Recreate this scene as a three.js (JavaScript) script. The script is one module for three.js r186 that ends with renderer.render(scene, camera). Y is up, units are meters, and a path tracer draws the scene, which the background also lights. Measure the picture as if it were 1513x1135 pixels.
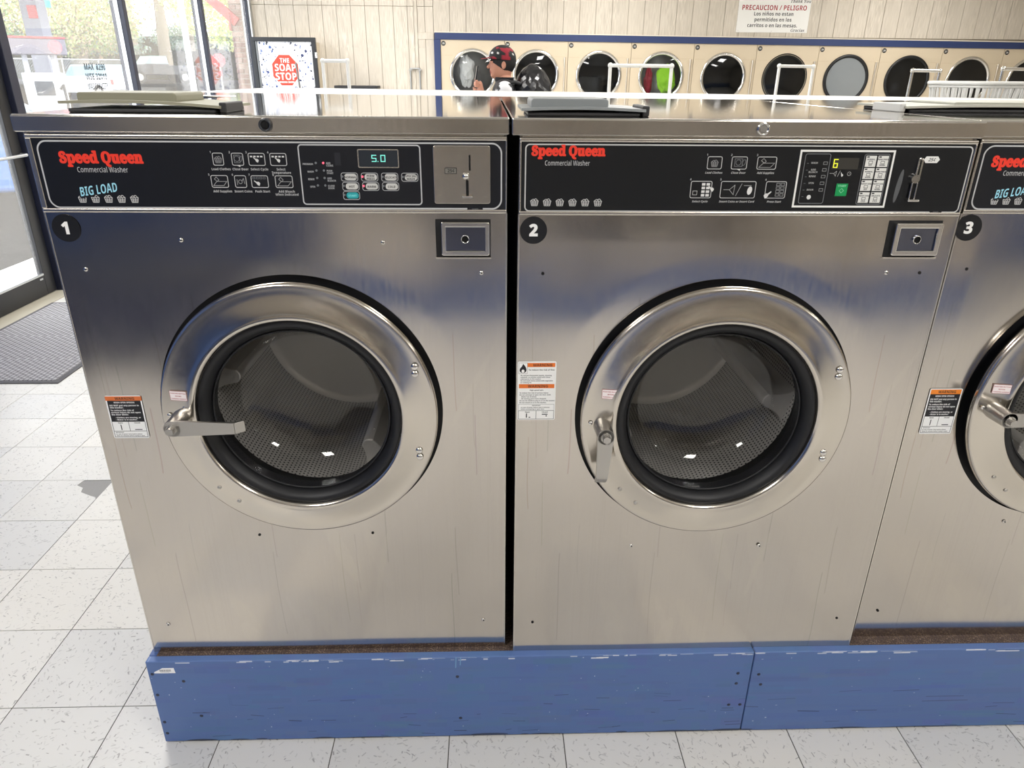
import * as THREE from 'three';
import { RoundedBoxGeometry } from 'three/addons/geometries/RoundedBoxGeometry.js';
import { mergeGeometries, mergeVertices } from 'three/addons/utils/BufferGeometryUtils.js';
import { MarchingCubes } from 'three/addons/objects/MarchingCubes.js';
import { RectAreaLightUniformsLib } from 'three/addons/lights/RectAreaLightUniformsLib.js';
RectAreaLightUniformsLib.init();

// ------------------------------------------------------------------ camera, sky, lights
const scene = new THREE.Scene();
const renderer = new THREE.WebGLRenderer({ antialias: true });
renderer.toneMapping = THREE.LinearToneMapping;
renderer.toneMappingExposure = 1.12;
renderer.shadowMap.enabled = true;
const camera = new THREE.PerspectiveCamera(2 * Math.atan(567.5 / 1046.5) * 180 / Math.PI, 1513 / 1135, 0.05, 400);
{
  const yaw = 0.0335, pitch = 0.4097, roll = 0.009;
  const fwd = new THREE.Vector3(Math.sin(yaw) * Math.cos(pitch), -Math.sin(pitch), -Math.cos(yaw) * Math.cos(pitch));
  const right = new THREE.Vector3(Math.cos(yaw), 0, Math.sin(yaw));
  const up = new THREE.Vector3().crossVectors(right, fwd);
  const r2 = right.clone().multiplyScalar(Math.cos(roll)).addScaledVector(up, Math.sin(roll));
  const u2 = up.clone().multiplyScalar(Math.cos(roll)).addScaledVector(right, -Math.sin(roll));
  camera.quaternion.setFromRotationMatrix(new THREE.Matrix4().makeBasis(r2, u2, fwd.clone().negate()));
  camera.position.set(1.072, 1.6226, 1.365);
}
scene.background = new THREE.Color(0.93, 0.97, 1.0);      // bright overcast sky
scene.backgroundIntensity = 5.5;
const LAMP_POWER = 20;                                    // fluorescent ceiling panels
const LAMP_SPOTS = [];
for (const x of [-0.6, 2.7, 7.0]) for (const z of [-8.6, -5.2, -1.8, 2.0]) LAMP_SPOTS.push([x, z]);

// ------------------------------------------------------------------ helpers
let seed = 7;
const rnd = () => { seed = (seed * 1664525 + 1013904223) >>> 0; return seed / 4294967296; };
const rr = (a, b) => a + (b - a) * rnd();
function hash(x, y, z) { let h = (x * 374761393 + y * 668265263 + z * 2147483647) | 0; h = Math.imul(h ^ (h >>> 13), 1274126177); return ((h ^ (h >>> 16)) >>> 0) / 4294967296; }
function vnoise(x, y, z = 0) {
  const xi = Math.floor(x), yi = Math.floor(y), zi = Math.floor(z); let fx = x - xi, fy = y - yi, fz = z - zi;
  fx = fx * fx * (3 - 2 * fx); fy = fy * fy * (3 - 2 * fy); fz = fz * fz * (3 - 2 * fz);
  const L = (a, b, t) => a + (b - a) * t, H = (i, j, k) => hash(xi + i, yi + j, zi + k);
  return L(L(L(H(0, 0, 0), H(1, 0, 0), fx), L(H(0, 1, 0), H(1, 1, 0), fx), fy), L(L(H(0, 0, 1), H(1, 0, 1), fx), L(H(0, 1, 1), H(1, 1, 1), fx), fy), fz);
}
const used = new Map();
function numbered(n) { const k = used.get(n) || 0; used.set(n, k + 1); return k ? n + '_' + String(k).padStart(3, '0') : n; }
function sh(o) { o.traverse((c) => { if (c.isMesh) { c.castShadow = true; c.receiveShadow = true; } }); return o; }
function thing(name, label, category, pos = [0, 0, 0], turn = 0, group) {
  const o = new THREE.Group(); o.name = numbered(name); scene.add(o); o.position.set(...pos); o.rotation.y = turn;
  o.userData = { label, category }; if (group) o.userData.group = group; return o;
}
function part(name, geo, mat, parent, label) {
  const m = new THREE.Mesh(geo, mat); m.name = name; m.castShadow = m.receiveShadow = true; parent.add(m);
  if (label) m.userData.label = label; return m;
}
function solo(name, geo, mat, label, category, group) {
  const m = new THREE.Mesh(geo, mat); m.name = numbered(name); m.castShadow = m.receiveShadow = true; scene.add(m);
  m.userData = { label, category }; if (group) m.userData.group = group; return m;
}
function struct(name, geo, mat, parent = scene) {
  const m = geo ? new THREE.Mesh(geo, mat) : new THREE.Group(); m.name = name; if (geo) m.castShadow = m.receiveShadow = true; parent.add(m);
  if (parent === scene) m.userData.kind = 'structure'; return m;
}
function dup(root, pos, turn, label) {
  const r = root.clone(); r.name = numbered(root.name.replace(/_\d{3}$/, '')); r.userData = { ...root.userData }; scene.add(r);
  r.position.set(...pos); r.rotation.y = turn; if (label) r.userData.label = label; return r;
}
// geometries
function uvBox(g) {            // uv in metres by dominant normal
  const p = g.attributes.position, n = g.attributes.normal, uv = new Float32Array(p.count * 2);
  for (let i = 0; i < p.count; i++) {
    const ax = Math.abs(n.getX(i)), ay = Math.abs(n.getY(i)), az = Math.abs(n.getZ(i)), x = p.getX(i), y = p.getY(i), z = p.getZ(i);
    const [u, v] = ay >= ax && ay >= az ? [x, z] : ax >= az ? [z, y] : [x, y]; uv[2 * i] = u; uv[2 * i + 1] = v;
  }
  g.setAttribute('uv', new THREE.BufferAttribute(uv, 2)); return g;
}
const clean = (g) => { const o = g.index ? g.toNonIndexed() : g; for (const k of Object.keys(o.attributes)) if (!['position', 'normal', 'uv', 'color'].includes(k)) o.deleteAttribute(k); return o; };
function merge(list) { return mergeGeometries(list.map((g) => { const c = clean(g); if (!c.attributes.uv) uvBox(c); return c; })); }
function bx(x0, x1, y0, y1, z0, z1) { const g = new THREE.BoxGeometry(x1 - x0, y1 - y0, z1 - z0); g.translate((x0 + x1) / 2, (y0 + y1) / 2, (z0 + z1) / 2); return uvBox(g); }
function rbx(x0, x1, y0, y1, z0, z1, r = .004, s = 2) { const g = new RoundedBoxGeometry(x1 - x0, y1 - y0, z1 - z0, s, Math.min(r, (x1 - x0) / 2.01, (y1 - y0) / 2.01, (z1 - z0) / 2.01)); g.translate((x0 + x1) / 2, (y0 + y1) / 2, (z0 + z1) / 2); return uvBox(g); }
function cyl(a, b, r0, r1 = r0, n = 16, open = false) {
  const A = new THREE.Vector3(...a), B = new THREE.Vector3(...b), d = B.clone().sub(A), g = new THREE.CylinderGeometry(r1, r0, d.length(), n, 1, open);
  g.applyQuaternion(new THREE.Quaternion().setFromUnitVectors(new THREE.Vector3(0, 1, 0), d.normalize())); g.translate(...A.add(B).multiplyScalar(.5).toArray()); return g;
}
function tube(pts, r, n = 8, seg = 0, closed = false) { const c = new THREE.CatmullRomCurve3(pts.map((p) => new THREE.Vector3(...p)), closed, 'centripetal'); return new THREE.TubeGeometry(c, seg || pts.length * 4, r, n, closed); }
function poly(pts, r, n = 8) { return merge(pts.slice(1).flatMap((p, i) => [cyl(pts[i], p, r, r, n), ...(i ? [new THREE.SphereGeometry(r, n, 6).translate(...pts[i])] : [])])); }
function latheZ(profile, n = 72) {      // profile [r, z] turned about the z axis
  const g = new THREE.LatheGeometry(profile.map(([r, z]) => new THREE.Vector2(Math.max(r, 1e-5), z)), n); g.rotateX(Math.PI / 2);
  g.applyMatrix4(new THREE.Matrix4()); return g;
}
function roundRectShape(w, h, r, x = 0, y = 0) {
  const s = new THREE.Shape(); s.moveTo(x + r, y); s.lineTo(x + w - r, y); s.quadraticCurveTo(x + w, y, x + w, y + r); s.lineTo(x + w, y + h - r); s.quadraticCurveTo(x + w, y + h, x + w - r, y + h);
  s.lineTo(x + r, y + h); s.quadraticCurveTo(x, y + h, x, y + h - r); s.lineTo(x, y + r); s.quadraticCurveTo(x, y, x + r, y); return s;
}
function ext(shape, depth, bevel = 0, seg = 2, curve = 12) { return new THREE.ExtrudeGeometry(shape, { depth, bevelEnabled: bevel > 0, bevelThickness: bevel, bevelSize: bevel, bevelSegments: seg, curveSegments: curve }); }
// rectangular sheet with a round hole, gently dented; faces +z
function holedPanel(w, h, cx, cy, R, dent = () => 0, NA = 128, NR = 26) {
  const pos = [], uv = [], idx = [], ang = [];
  for (let i = 0; i < NA; i++) ang.push(i / NA * 2 * Math.PI);
  for (const [x, y] of [[0, 0], [w, 0], [w, h], [0, h]]) { const a = (Math.atan2(y - cy, x - cx) + 2 * Math.PI) % (2 * Math.PI); let b = 0; for (let i = 0; i < NA; i++) if (Math.abs(ang[i] - a) < Math.abs(ang[b] - a)) b = i; ang[b] = a; }
  for (let i = 0; i <= NA; i++) {
    const a = ang[i % NA], c = Math.cos(a), s = Math.sin(a);
    const t = Math.min(c > 1e-9 ? (w - cx) / c : c < -1e-9 ? -cx / c : 1e9, s > 1e-9 ? (h - cy) / s : s < -1e-9 ? -cy / s : 1e9);
    for (let j = 0; j <= NR; j++) { const r = R + (t - R) * j / NR, x = cx + c * r, y = cy + s * r; pos.push(x, y, dent(x, y)); uv.push(x, y); }
  }
  for (let i = 0; i < NA; i++) for (let j = 0; j < NR; j++) { const a = i * (NR + 1) + j, b = a + NR + 1; idx.push(a, a + 1, b + 1, a, b + 1, b); }
  const g = new THREE.BufferGeometry(); g.setAttribute('position', new THREE.Float32BufferAttribute(pos, 3)); g.setAttribute('uv', new THREE.Float32BufferAttribute(uv, 2)); g.setIndex(idx); g.computeVertexNormals(); return g;
}
// textures
function dataTex(n, f, srgb = false, rep = 1) {
  const d = new Uint8Array(n * n * 4);
  for (let y = 0; y < n; y++) for (let x = 0; x < n; x++) { const v = f(x, y, n), o = 4 * (y * n + x); const a = Array.isArray(v) ? v : [v, v, v]; d[o] = a[0]; d[o + 1] = a[1]; d[o + 2] = a[2]; d[o + 3] = 255; }
  const t = new THREE.DataTexture(d, n, n); t.magFilter = THREE.LinearFilter; t.minFilter = THREE.LinearMipmapLinearFilter; t.wrapS = t.wrapT = THREE.RepeatWrapping; t.repeat.set(rep, rep); if (srgb) t.colorSpace = THREE.SRGBColorSpace; t.needsUpdate = true; return t;
}
function canvasTex(w, h, draw, clamp = true) {
  const c = document.createElement('canvas'); c.width = w; c.height = h; const g = c.getContext('2d'); draw(g, w, h);
  const t = new THREE.CanvasTexture(c); t.colorSpace = THREE.SRGBColorSpace; t.magFilter = THREE.LinearFilter; if (!clamp) t.wrapS = t.wrapT = THREE.RepeatWrapping; return t;
}
const wrapN = (x, y, n, s, k) => { // tileable noise in [0,1]
  const u = x / n * s, v = y / n * s, fu = x / n, fv = y / n;
  return (vnoise(u, v, k) * (1 - fu) + vnoise(u - s, v, k) * fu) * (1 - fv) + (vnoise(u, v - s, k) * (1 - fu) + vnoise(u - s, v - s, k) * fu) * fv;
};
const lin = (r, g, b) => new THREE.Color().setRGB(r / 255, g / 255, b / 255, THREE.SRGBColorSpace);
const std = (r, g, b, rough = .6, extra = {}) => new THREE.MeshStandardMaterial({ color: lin(r, g, b), roughness: rough, ...extra });
const metal = (r, g, b, rough, extra = {}) => new THREE.MeshPhysicalMaterial({ color: lin(r, g, b), metalness: 1, roughness: rough, ...extra });

// ------------------------------------------------------------------ materials
const brushRough = dataTex(512, (x, y, n) => { const s = wrapN(x * 2, y * .5, n, 60, 3), b = wrapN(x, y, n, 9, 5), f = wrapN(x, y * .3, n, 200, 8); return 150 + 26 * s + 44 * b + 16 * f; }, false, 1.4);
const brushBump = dataTex(512, (x, y, n) => 110 + 60 * wrapN(x * 2, y * .5, n, 70, 13) + 30 * wrapN(x, y, n, 24, 17), false, 2.2);
const streakTex = canvasTex(1024, 1024, (g, w, h) => {       // vertical brushing, wipe marks and dried drips
  g.fillStyle = '#f4f4f3'; g.fillRect(0, 0, w, h);
  for (let i = 0; i < 1500; i++) { const v = Math.floor(rr(226, 255)); g.fillStyle = `rgba(${v},${v},${v - 1},${rr(.05, .2)})`; g.fillRect(rnd() * w, rr(-200, h), rr(.6, 2.4), rr(60, 420)); }
  for (let i = 0; i < 26; i++) { const x = rnd() * w, y = rr(80, h - 200); g.strokeStyle = `rgba(${rr(190, 214)},${rr(190, 212)},${rr(186, 208)},${rr(.25, .6)})`; g.lineWidth = rr(1, 2.4); g.beginPath(); g.moveTo(x, y); g.bezierCurveTo(x + rr(-3, 3), y + 60, x + rr(-4, 4), y + 120, x + rr(-5, 5), y + rr(130, 260)); g.stroke(); }
  for (let i = 0; i < 18; i++) { g.save(); g.translate(rnd() * w, rnd() * h); g.rotate(rr(-.6, .6)); g.fillStyle = `rgba(255,255,252,${rr(.1, .3)})`; g.beginPath(); g.ellipse(0, 0, rr(6, 22), rr(40, 120), 0, 0, 7); g.fill(); g.restore(); }
  for (let i = 0; i < 14; i++) { g.strokeStyle = 'rgba(255,255,255,.7)'; g.lineWidth = rr(.6, 1.3); const x = rnd() * w, y = rnd() * h, a = rr(1.2, 1.9), l = rr(20, 110); g.beginPath(); g.moveTo(x, y); g.lineTo(x + Math.cos(a) * l, y + Math.sin(a) * l); g.stroke(); }
}, false); streakTex.repeat.set(1 / 1.02, 1 / 1.1);
const M = {
  steel: metal(210, 204, 198, .205, { map: streakTex, roughnessMap: brushRough, bumpMap: brushBump, bumpScale: .000008 }),
  steelTop: metal(214, 211, 206, .06),
  steelEdge: metal(208, 202, 193, .3, { roughnessMap: brushRough }),
  ring: metal(208, 202, 193, .24, { roughnessMap: brushRough }),
  chrome: metal(222, 220, 216, .14),
  castMetal: metal(190, 187, 182, .38),
  trim: metal(216, 211, 202, .26),
  black: std(14, 15, 18, .45),
  rubber: std(16, 17, 21, .5),
  shadeBlack: std(5, 5, 6, .9),  // near-black for holes and slots, painted in place of their shadow
  sideSteel: metal(150, 147, 143, .4),
  glass: new THREE.MeshPhysicalMaterial({ color: 0xffffff, transmission: 1, thickness: 0, roughness: 0, ior: 1.5 }),
  pane: new THREE.MeshPhysicalMaterial({ color: 0xffffff, transmission: .88, thickness: 0, roughness: 0, ior: 1.45 }),  // part diffuse white, mixed in as a veil of glare over the outdoors
  blue: std(66, 92, 146, .5),
  navy: std(34, 40, 62, .45),
  white: std(208, 208, 205, .5),
  dispenserBeige: std(150, 148, 128, .5),
  dispenserGrey: std(140, 145, 146, .45),
  dispenserPale: std(176, 176, 164, .5),
  darkPlastic: std(44, 44, 46, .5),
};
const drumTex = dataTex(256, (x, y, n) => { const k = 16, cx = (x % k) - k / 2 + .5, cy = ((y + (Math.floor(x / k) % 2) * k / 2) % k) - k / 2 + .5; return cx * cx + cy * cy < 13 ? [40, 40, 40] : [206, 203, 198]; }, true);
M.drum = new THREE.MeshStandardMaterial({ map: drumTex, metalness: .45, roughness: .4 });
M.drumPlain = new THREE.MeshStandardMaterial({ color: lin(200, 197, 192), metalness: .5, roughness: .35 });

// ------------------------------------------------------------------ room shell
const XW = -2.4, ZB = -10.4, ZF = 5.4, XR = 11, CEIL = 3.3;
// floor: slab with vinyl tiles on it
const T = .3048, TX0 = -.2606, TZ0 = -1.0372;
const tileTex = canvasTex(1024, 1024, (g, w) => {
  g.fillStyle = '#e9e8e5'; g.fillRect(0, 0, w, w);
  for (let i = 0; i < 2600; i++) {
    const x = rnd() * w, y = rnd() * w, a = rr(-.9, .9) + (rnd() < .25 ? 1.4 : 0), l = rr(4, 17), v = Math.floor(rr(150, 222));
    g.strokeStyle = `rgba(${v},${v - 1},${v - 3},${rr(.35, .9)})`; g.lineWidth = rr(1, 4.2); g.beginPath();
    for (const dx of [0, -w, w]) for (const dy of [0, -w, w]) { g.moveTo(x + dx, y + dy); g.lineTo(x + dx + Math.cos(a) * l, y + dy + Math.sin(a) * l); } g.stroke();
  }
  for (let i = 0; i < 260; i++) { const x = rr(10, w - 10), y = rr(10, w - 10), a = rnd() * 6.3, l = rr(2, 8); g.strokeStyle = `rgba(96,92,86,${rr(.25, .7)})`; g.lineWidth = rr(.7, 1.8); g.beginPath(); g.moveTo(x, y); g.lineTo(x + Math.cos(a) * l, y + Math.sin(a) * l); g.stroke(); }
}, false);
tileTex.repeat.set(1 / .9, 1 / .9);
const tileRough = dataTex(256, (x, y, n) => 118 + 60 * wrapN(x, y, n, 12, 2) + 24 * wrapN(x, y, n, 60, 4), false, 1.1);
const tileMats = [[236, 235, 233], [231, 230, 228], [239, 237, 233], [228, 228, 228]].map(([r, g, b]) => new THREE.MeshStandardMaterial({ color: lin(r, g, b), map: tileTex, roughness: .62, roughnessMap: tileRough }));
const floor = struct('floor', bx(XW - .15, XR + .2, -.16, -.003, ZB - 1.15, ZF + .2), std(92, 88, 82, .9));
{
  const G = .0011, variants = [];
  for (let k = 0; k < 8; k++) { const g = rbx(-T / 2 + G, T / 2 - G, -.003, 0, -T / 2 + G, T / 2 - G, .0012, 1); const uv = g.attributes.uv; for (let i = 0; i < uv.count; i++) uv.setXY(i, uv.getX(i) + k * .137, uv.getY(i) + k * .311); variants.push(g); }
  const rest = [];
  const nx0 = Math.ceil((XW - TX0) / T) - 1, nx1 = Math.floor((XR - TX0) / T), nz0 = Math.ceil((ZB - TZ0) / T) - 1, nz1 = Math.floor((ZF - TZ0) / T);
  for (let i = nx0; i <= nx1; i++) for (let j = nz0; j <= nz1; j++) {
    const x = TX0 + (i + .5) * T, z = TZ0 + (j + .5) * T;
    if (x - T / 2 < XW || x + T / 2 > XR || z - T / 2 < ZB || z + T / 2 > ZF) continue;
    if (i === -2 && j === -1) continue;                                  // the broken tile, built below
    const k = Math.floor(hash(i, j, 3) * 8);
    const seen = (x < .35 && z > -4.6 && z < 1.1) || (z > -.1 && z < .9 && x < 3.2);
    if (seen) { const m = part('tile', variants[k], tileMats[Math.floor(hash(i, j, 9) * 4)], floor); m.position.set(x, 0, z); m.rotation.y = hash(i, j, 5) > .5 ? Math.PI / 2 : 0; }
    else { const g = variants[k].clone(); g.translate(x, 0, z); rest.push(g); }
  }
  const m = part('tile_field', mergeGeometries(rest), tileMats[0], floor); m.userData.kind = 'stuff';
  // broken tile: its far right corner is gone and shows grey screed
  const x0 = TX0 - 2 * T + G, x1 = TX0 - T - G, z0 = TZ0 - T + G, z1 = TZ0 - G;
  const s = new THREE.Shape(); const P = [[x0, z0], [-.69, z0], [-.70, -1.30], [-.665, -1.28], [-.655, -1.245], [-.60, -1.215], [-.575, -1.205], [x1, -1.19], [x1, z1], [x0, z1]];
  P.forEach(([a, b], i) => (i ? s.lineTo(a, -b) : s.moveTo(a, -b)));
  const g = ext(s, .003); g.rotateX(-Math.PI / 2); g.translate(0, -.003, 0); uvBox(g); part('tile', g, tileMats[1], floor);
  part('screed_patch', bx(-.70, x1 + .002, -.0029, -.0018, z0, -1.18), std(150, 149, 147, .95, { bumpMap: brushBump, bumpScale: .002 }), floor);
}
// back wall of grooved boards
const boardTex = dataTex(512, (x, y, n) => { const g = wrapN(x * 2, y * .22, n, 60, 4), h = wrapN(x, y * .5, n, 14, 6), v = 188 + 16 * g + 12 * h; return [v, v - 9, v - 23]; }, true, 1);
const boardMat = new THREE.MeshStandardMaterial({ map: boardTex, color: 0xffffff, roughness: .7, bumpMap: dataTex(256, (x, y, n) => 90 + 120 * wrapN(x * 3, y * .2, n, 50, 9), false, 1.6), bumpScale: .0012 });
const wallBack = struct('wall_back', merge([bx(XW - .15, .30, -.16, CEIL + .2, ZB - .2, ZB - .012), bx(.30, XR + .2, 2.13, CEIL + .2, ZB - .2, ZB - .012), bx(.1, XR + .2, -.16, 2.3, ZB - 1.15, ZB - 1.0), bx(.1, XR + .2, 2.2, 2.3, ZB - 1.0, ZB - .2), bx(.2, .30, -.16, 2.2, ZB - 1.0, ZB - .2)]), std(150, 140, 124, .9));
{
  const zz = [ZB - .012, ZB];
  const cols = []; for (let x = XW; x < -.03; x += .207) cols.push([x, Math.min(x + .207, -.03), 1]);
  cols.push([-.03, .02, 0], [.02, .13, 1], [.13, .256, 1]);
  for (let x = .256; x < XR; x += .2405) cols.push([x, Math.min(x + .2405, XR), 2]);
  for (const [a, b, k] of cols) {
    if (b - a < .02) continue;
    const rows = k === 0 ? [[0, CEIL]] : k === 1 ? [[0, 2.552], [2.556, CEIL]] : [[2.2, CEIL]];
    for (const [c, d] of rows) part('board', rbx(a + .0025, b - .0025, c, d, zz[0], k === 0 ? zz[1] + .012 : zz[1], .003, 1), boardMat, wallBack);
  }
  part('batten', rbx(.02, .256, 2.12, 2.21, ZB, ZB + .012, .003, 1), boardMat, wallBack);
}
struct('wall_right', bx(XR, XR + .2, -.16, CEIL + .2, ZB - 1.15, ZF + .2), boardMat);
const wallFront = struct('wall_front', bx(XW - .15, XR + .2, -.16, CEIL + .2, ZF, ZF + .2), boardMat);
part('wainscot', bx(XW, XR, 0, .66, ZF - .02, ZF), M.blue, wallFront);
struct('ceiling', bx(XW - .15, XR + .2, CEIL, CEIL + .2, ZB - .2, ZF + .2), std(232, 230, 224, .9));
// window wall (left): knee wall, header, mullions, glass, door
const SILL = .63, HEAD = 2.95, DOOR0 = -4.30, DOOR1 = -3.28;
const frameMat = std(30, 34, 52, .4), silver = metal(200, 203, 206, .35);
const wallLeft = struct('wall_left', merge([bx(XW - .15, XW + .02, -.16, SILL, ZB, DOOR0 - .10), bx(XW - .15, XW + .02, HEAD, CEIL + .2, ZB, ZF), bx(XW - .15, XW + .02, -.16, HEAD, DOOR1 + .06, ZF)]), M.blue);
part('sill', rbx(XW - .16, XW + .05, SILL, SILL + .025, ZB, DOOR0 - .1, .004), silver, wallLeft);
part('panel_batten', rbx(XW + .02, XW + .035, .06, .55, DOOR0 - .28, DOOR0 - .2, .003), M.blue, wallLeft);
part('floor_cleat', rbx(XW + .02, XW + .07, 0, .05, DOOR0 - .24, DOOR0 - .14, .003), M.darkPlastic, wallLeft);
const MULL = [-6.33, -8.4];
for (const z of MULL) {
  const m = struct('trim_' + (MULL.indexOf(z) + 1), rbx(XW - .1, XW + .02, SILL + .025, HEAD, z - .035, z + .035, .004), frameMat);
  for (const s of [-1, 1]) part('glazing_bead', bx(XW - .062, XW - .025, SILL + .025, HEAD, z + s * .035 - .006, z + s * .035 + .006), silver, m);
}
const cornerTrim = struct('trim_3', rbx(XW - .1, XW + .02, SILL + .025, HEAD, ZB, ZB + .1, .004), silver);
part('glazing_bead', bx(XW - .07, XW - .01, SILL + .025, HEAD, ZB + .1, ZB + .13), frameMat, cornerTrim);
const jamb = struct('trim_4', rbx(XW - .1, XW + .02, 0, HEAD, DOOR0 - .10, DOOR0, .004), frameMat);
struct('trim_5', merge([rbx(XW - .1, XW + .02, 0, HEAD, DOOR1, DOOR1 + .06, .004), rbx(XW - .1, XW + .02, 2.2, 2.28, DOOR0, DOOR1, .004)]), frameMat);
const edges = [DOOR0 - .10, ...MULL, ZB + .1];
for (let i = 0; i < 3; i++) {
  const w = struct('window_' + (i + 1), bx(XW - .046, XW - .04, SILL + .03, HEAD, edges[i + 1] + .036, edges[i] - (i ? .036 : 0)), M.pane);
  if (i === 0) {
    const tx = canvasTex(512, 256, (g) => { g.clearRect(0, 0, 512, 256); g.fillStyle = '#14161a'; g.font = 'bold 74px sans-serif'; ['MAX  8290', 'WSE 32010', 'MAS CAPACITY.'].forEach((t, k) => { g.save(); g.translate(14, 76 + k * 82); g.scale(480 / g.measureText(t).width, 1); g.fillText(t, 0, 0); g.restore(); }); });
    const d = part('window_lettering', new THREE.PlaneGeometry(.40, .25).rotateY(Math.PI / 2).translate(XW - .038, 1.595, -5.66), new THREE.MeshStandardMaterial({ map: tx, transparent: true, alphaTest: .4, roughness: .6, side: THREE.DoubleSide }), w, 'dark lettering on the glass');
    d.castShadow = false;
  }
}
struct('window_4', bx(XW - .046, XW - .04, 2.28, HEAD, DOOR0, DOOR1), M.pane);
const door = struct('door_1', merge([rbx(XW - .07, XW - .02, .012, 2.19, DOOR0 + .006, DOOR0 + .13, .005), rbx(XW - .07, XW - .02, .012, 2.19, DOOR1 - .13, DOOR1 - .006, .005), rbx(XW - .07, XW - .02, .012, .165, DOOR0 + .13, DOOR1 - .13, .005), rbx(XW - .07, XW - .02, 2.06, 2.19, DOOR0 + .13, DOOR1 - .13, .005)]), std(30, 31, 35, .4));
part('door_glass', bx(XW - .048, XW - .042, .165, 2.06, DOOR0 + .13, DOOR1 - .13), M.pane, door);
part('push_bar', poly([[XW + .0, 1.06, DOOR0 + .06], [XW + .05, 1.06, DOOR0 + .08], [XW + .05, 1.06, DOOR1 - .08], [XW + .0, 1.06, DOOR1 - .06]], .012), silver, door);
part('door_maker_plate', bx(XW - .02, XW - .018, .135, .148, DOOR0 + .15, DOOR0 + .19), silver, door);
part('glazing_strip', bx(XW - .03, XW - .018, .165, .18, DOOR0 + .13, DOOR1 - .13), silver, door);
const threshold = struct('trim_6', rbx(XW - .06, XW + .12, 0, .008, -5.4, DOOR1 + .1, .003), std(178, 172, 156, .6));
// ceiling lamps
LAMP_SPOTS.forEach(([x, z]) => {
  const t = thing('ceiling_light', 'long fluorescent ceiling panel in a white tray, lighting the laundry room', 'light', [x, CEIL, z], 0, 'fluorescent ceiling panels');
  part('tray', merge([bx(-.32, .32, -.02, 0, -.63, .63), bx(-.32, -.305, -.07, -.02, -.63, .63), bx(.305, .32, -.07, -.02, -.63, .63), bx(-.305, .305, -.07, -.02, -.63, -.615), bx(-.305, .305, -.07, -.02, .615, .63)]), M.white, t);
  part('diffuser', bx(-.303, .303, -.06, -.054, -.613, .613), new THREE.MeshStandardMaterial({ color: 0xffffff, emissive: new THREE.Color(1, .975, .94), emissiveIntensity: 4, roughness: .6 }), t);
  const l = new THREE.RectAreaLight(new THREE.Color(1, .975, .94), LAMP_POWER, .6, 1.22); l.position.set(x, CEIL - .075, z); l.lookAt(x, 0, z); l.castShadow = true; scene.add(l);
});

// ------------------------------------------------------------------ washers: print
const S = 2340;                                            // print pixels per metre
function rrect(g, x, y, w, h, r) { g.beginPath(); g.roundRect(x, y, w, h, r); }
function basket(g, x, y, s, col = '#d6d6d4') {             // laundry basket pictogram
  g.save(); g.translate(x, y); g.strokeStyle = col; g.lineWidth = s * .085; g.beginPath();
  g.moveTo(-s * .5, -s * .1); g.lineTo(-s * .36, s * .5); g.lineTo(s * .36, s * .5); g.lineTo(s * .5, -s * .1); g.closePath();
  for (const k of [-.2, .12]) { g.moveTo(k * s, -s * .1); g.lineTo(k * s * .8, s * .5); } g.moveTo(-s * .45, s * .12); g.lineTo(s * .45, s * .12); g.moveTo(-s * .4, s * .31); g.lineTo(s * .4, s * .31);
  g.moveTo(-s * .48, -s * .12); g.quadraticCurveTo(-s * .1, -s * .5, 0, -s * .18); g.quadraticCurveTo(s * .12, -s * .62, s * .42, -s * .14); g.stroke(); g.restore();
}
function hand(g, x, y, s, a = 0) { g.save(); g.translate(x, y); g.rotate(a); g.fillStyle = '#dcdcda'; g.beginPath(); g.moveTo(0, -s * .06); g.lineTo(s * .5, s * .0); g.quadraticCurveTo(s * .75, -s * .25, s * 1.05, s * .02); g.lineTo(s * 1.05, s * .42); g.quadraticCurveTo(s * .7, s * .5, s * .45, s * .22); g.lineTo(0, s * .08); g.closePath(); g.fill(); g.restore(); }
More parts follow.
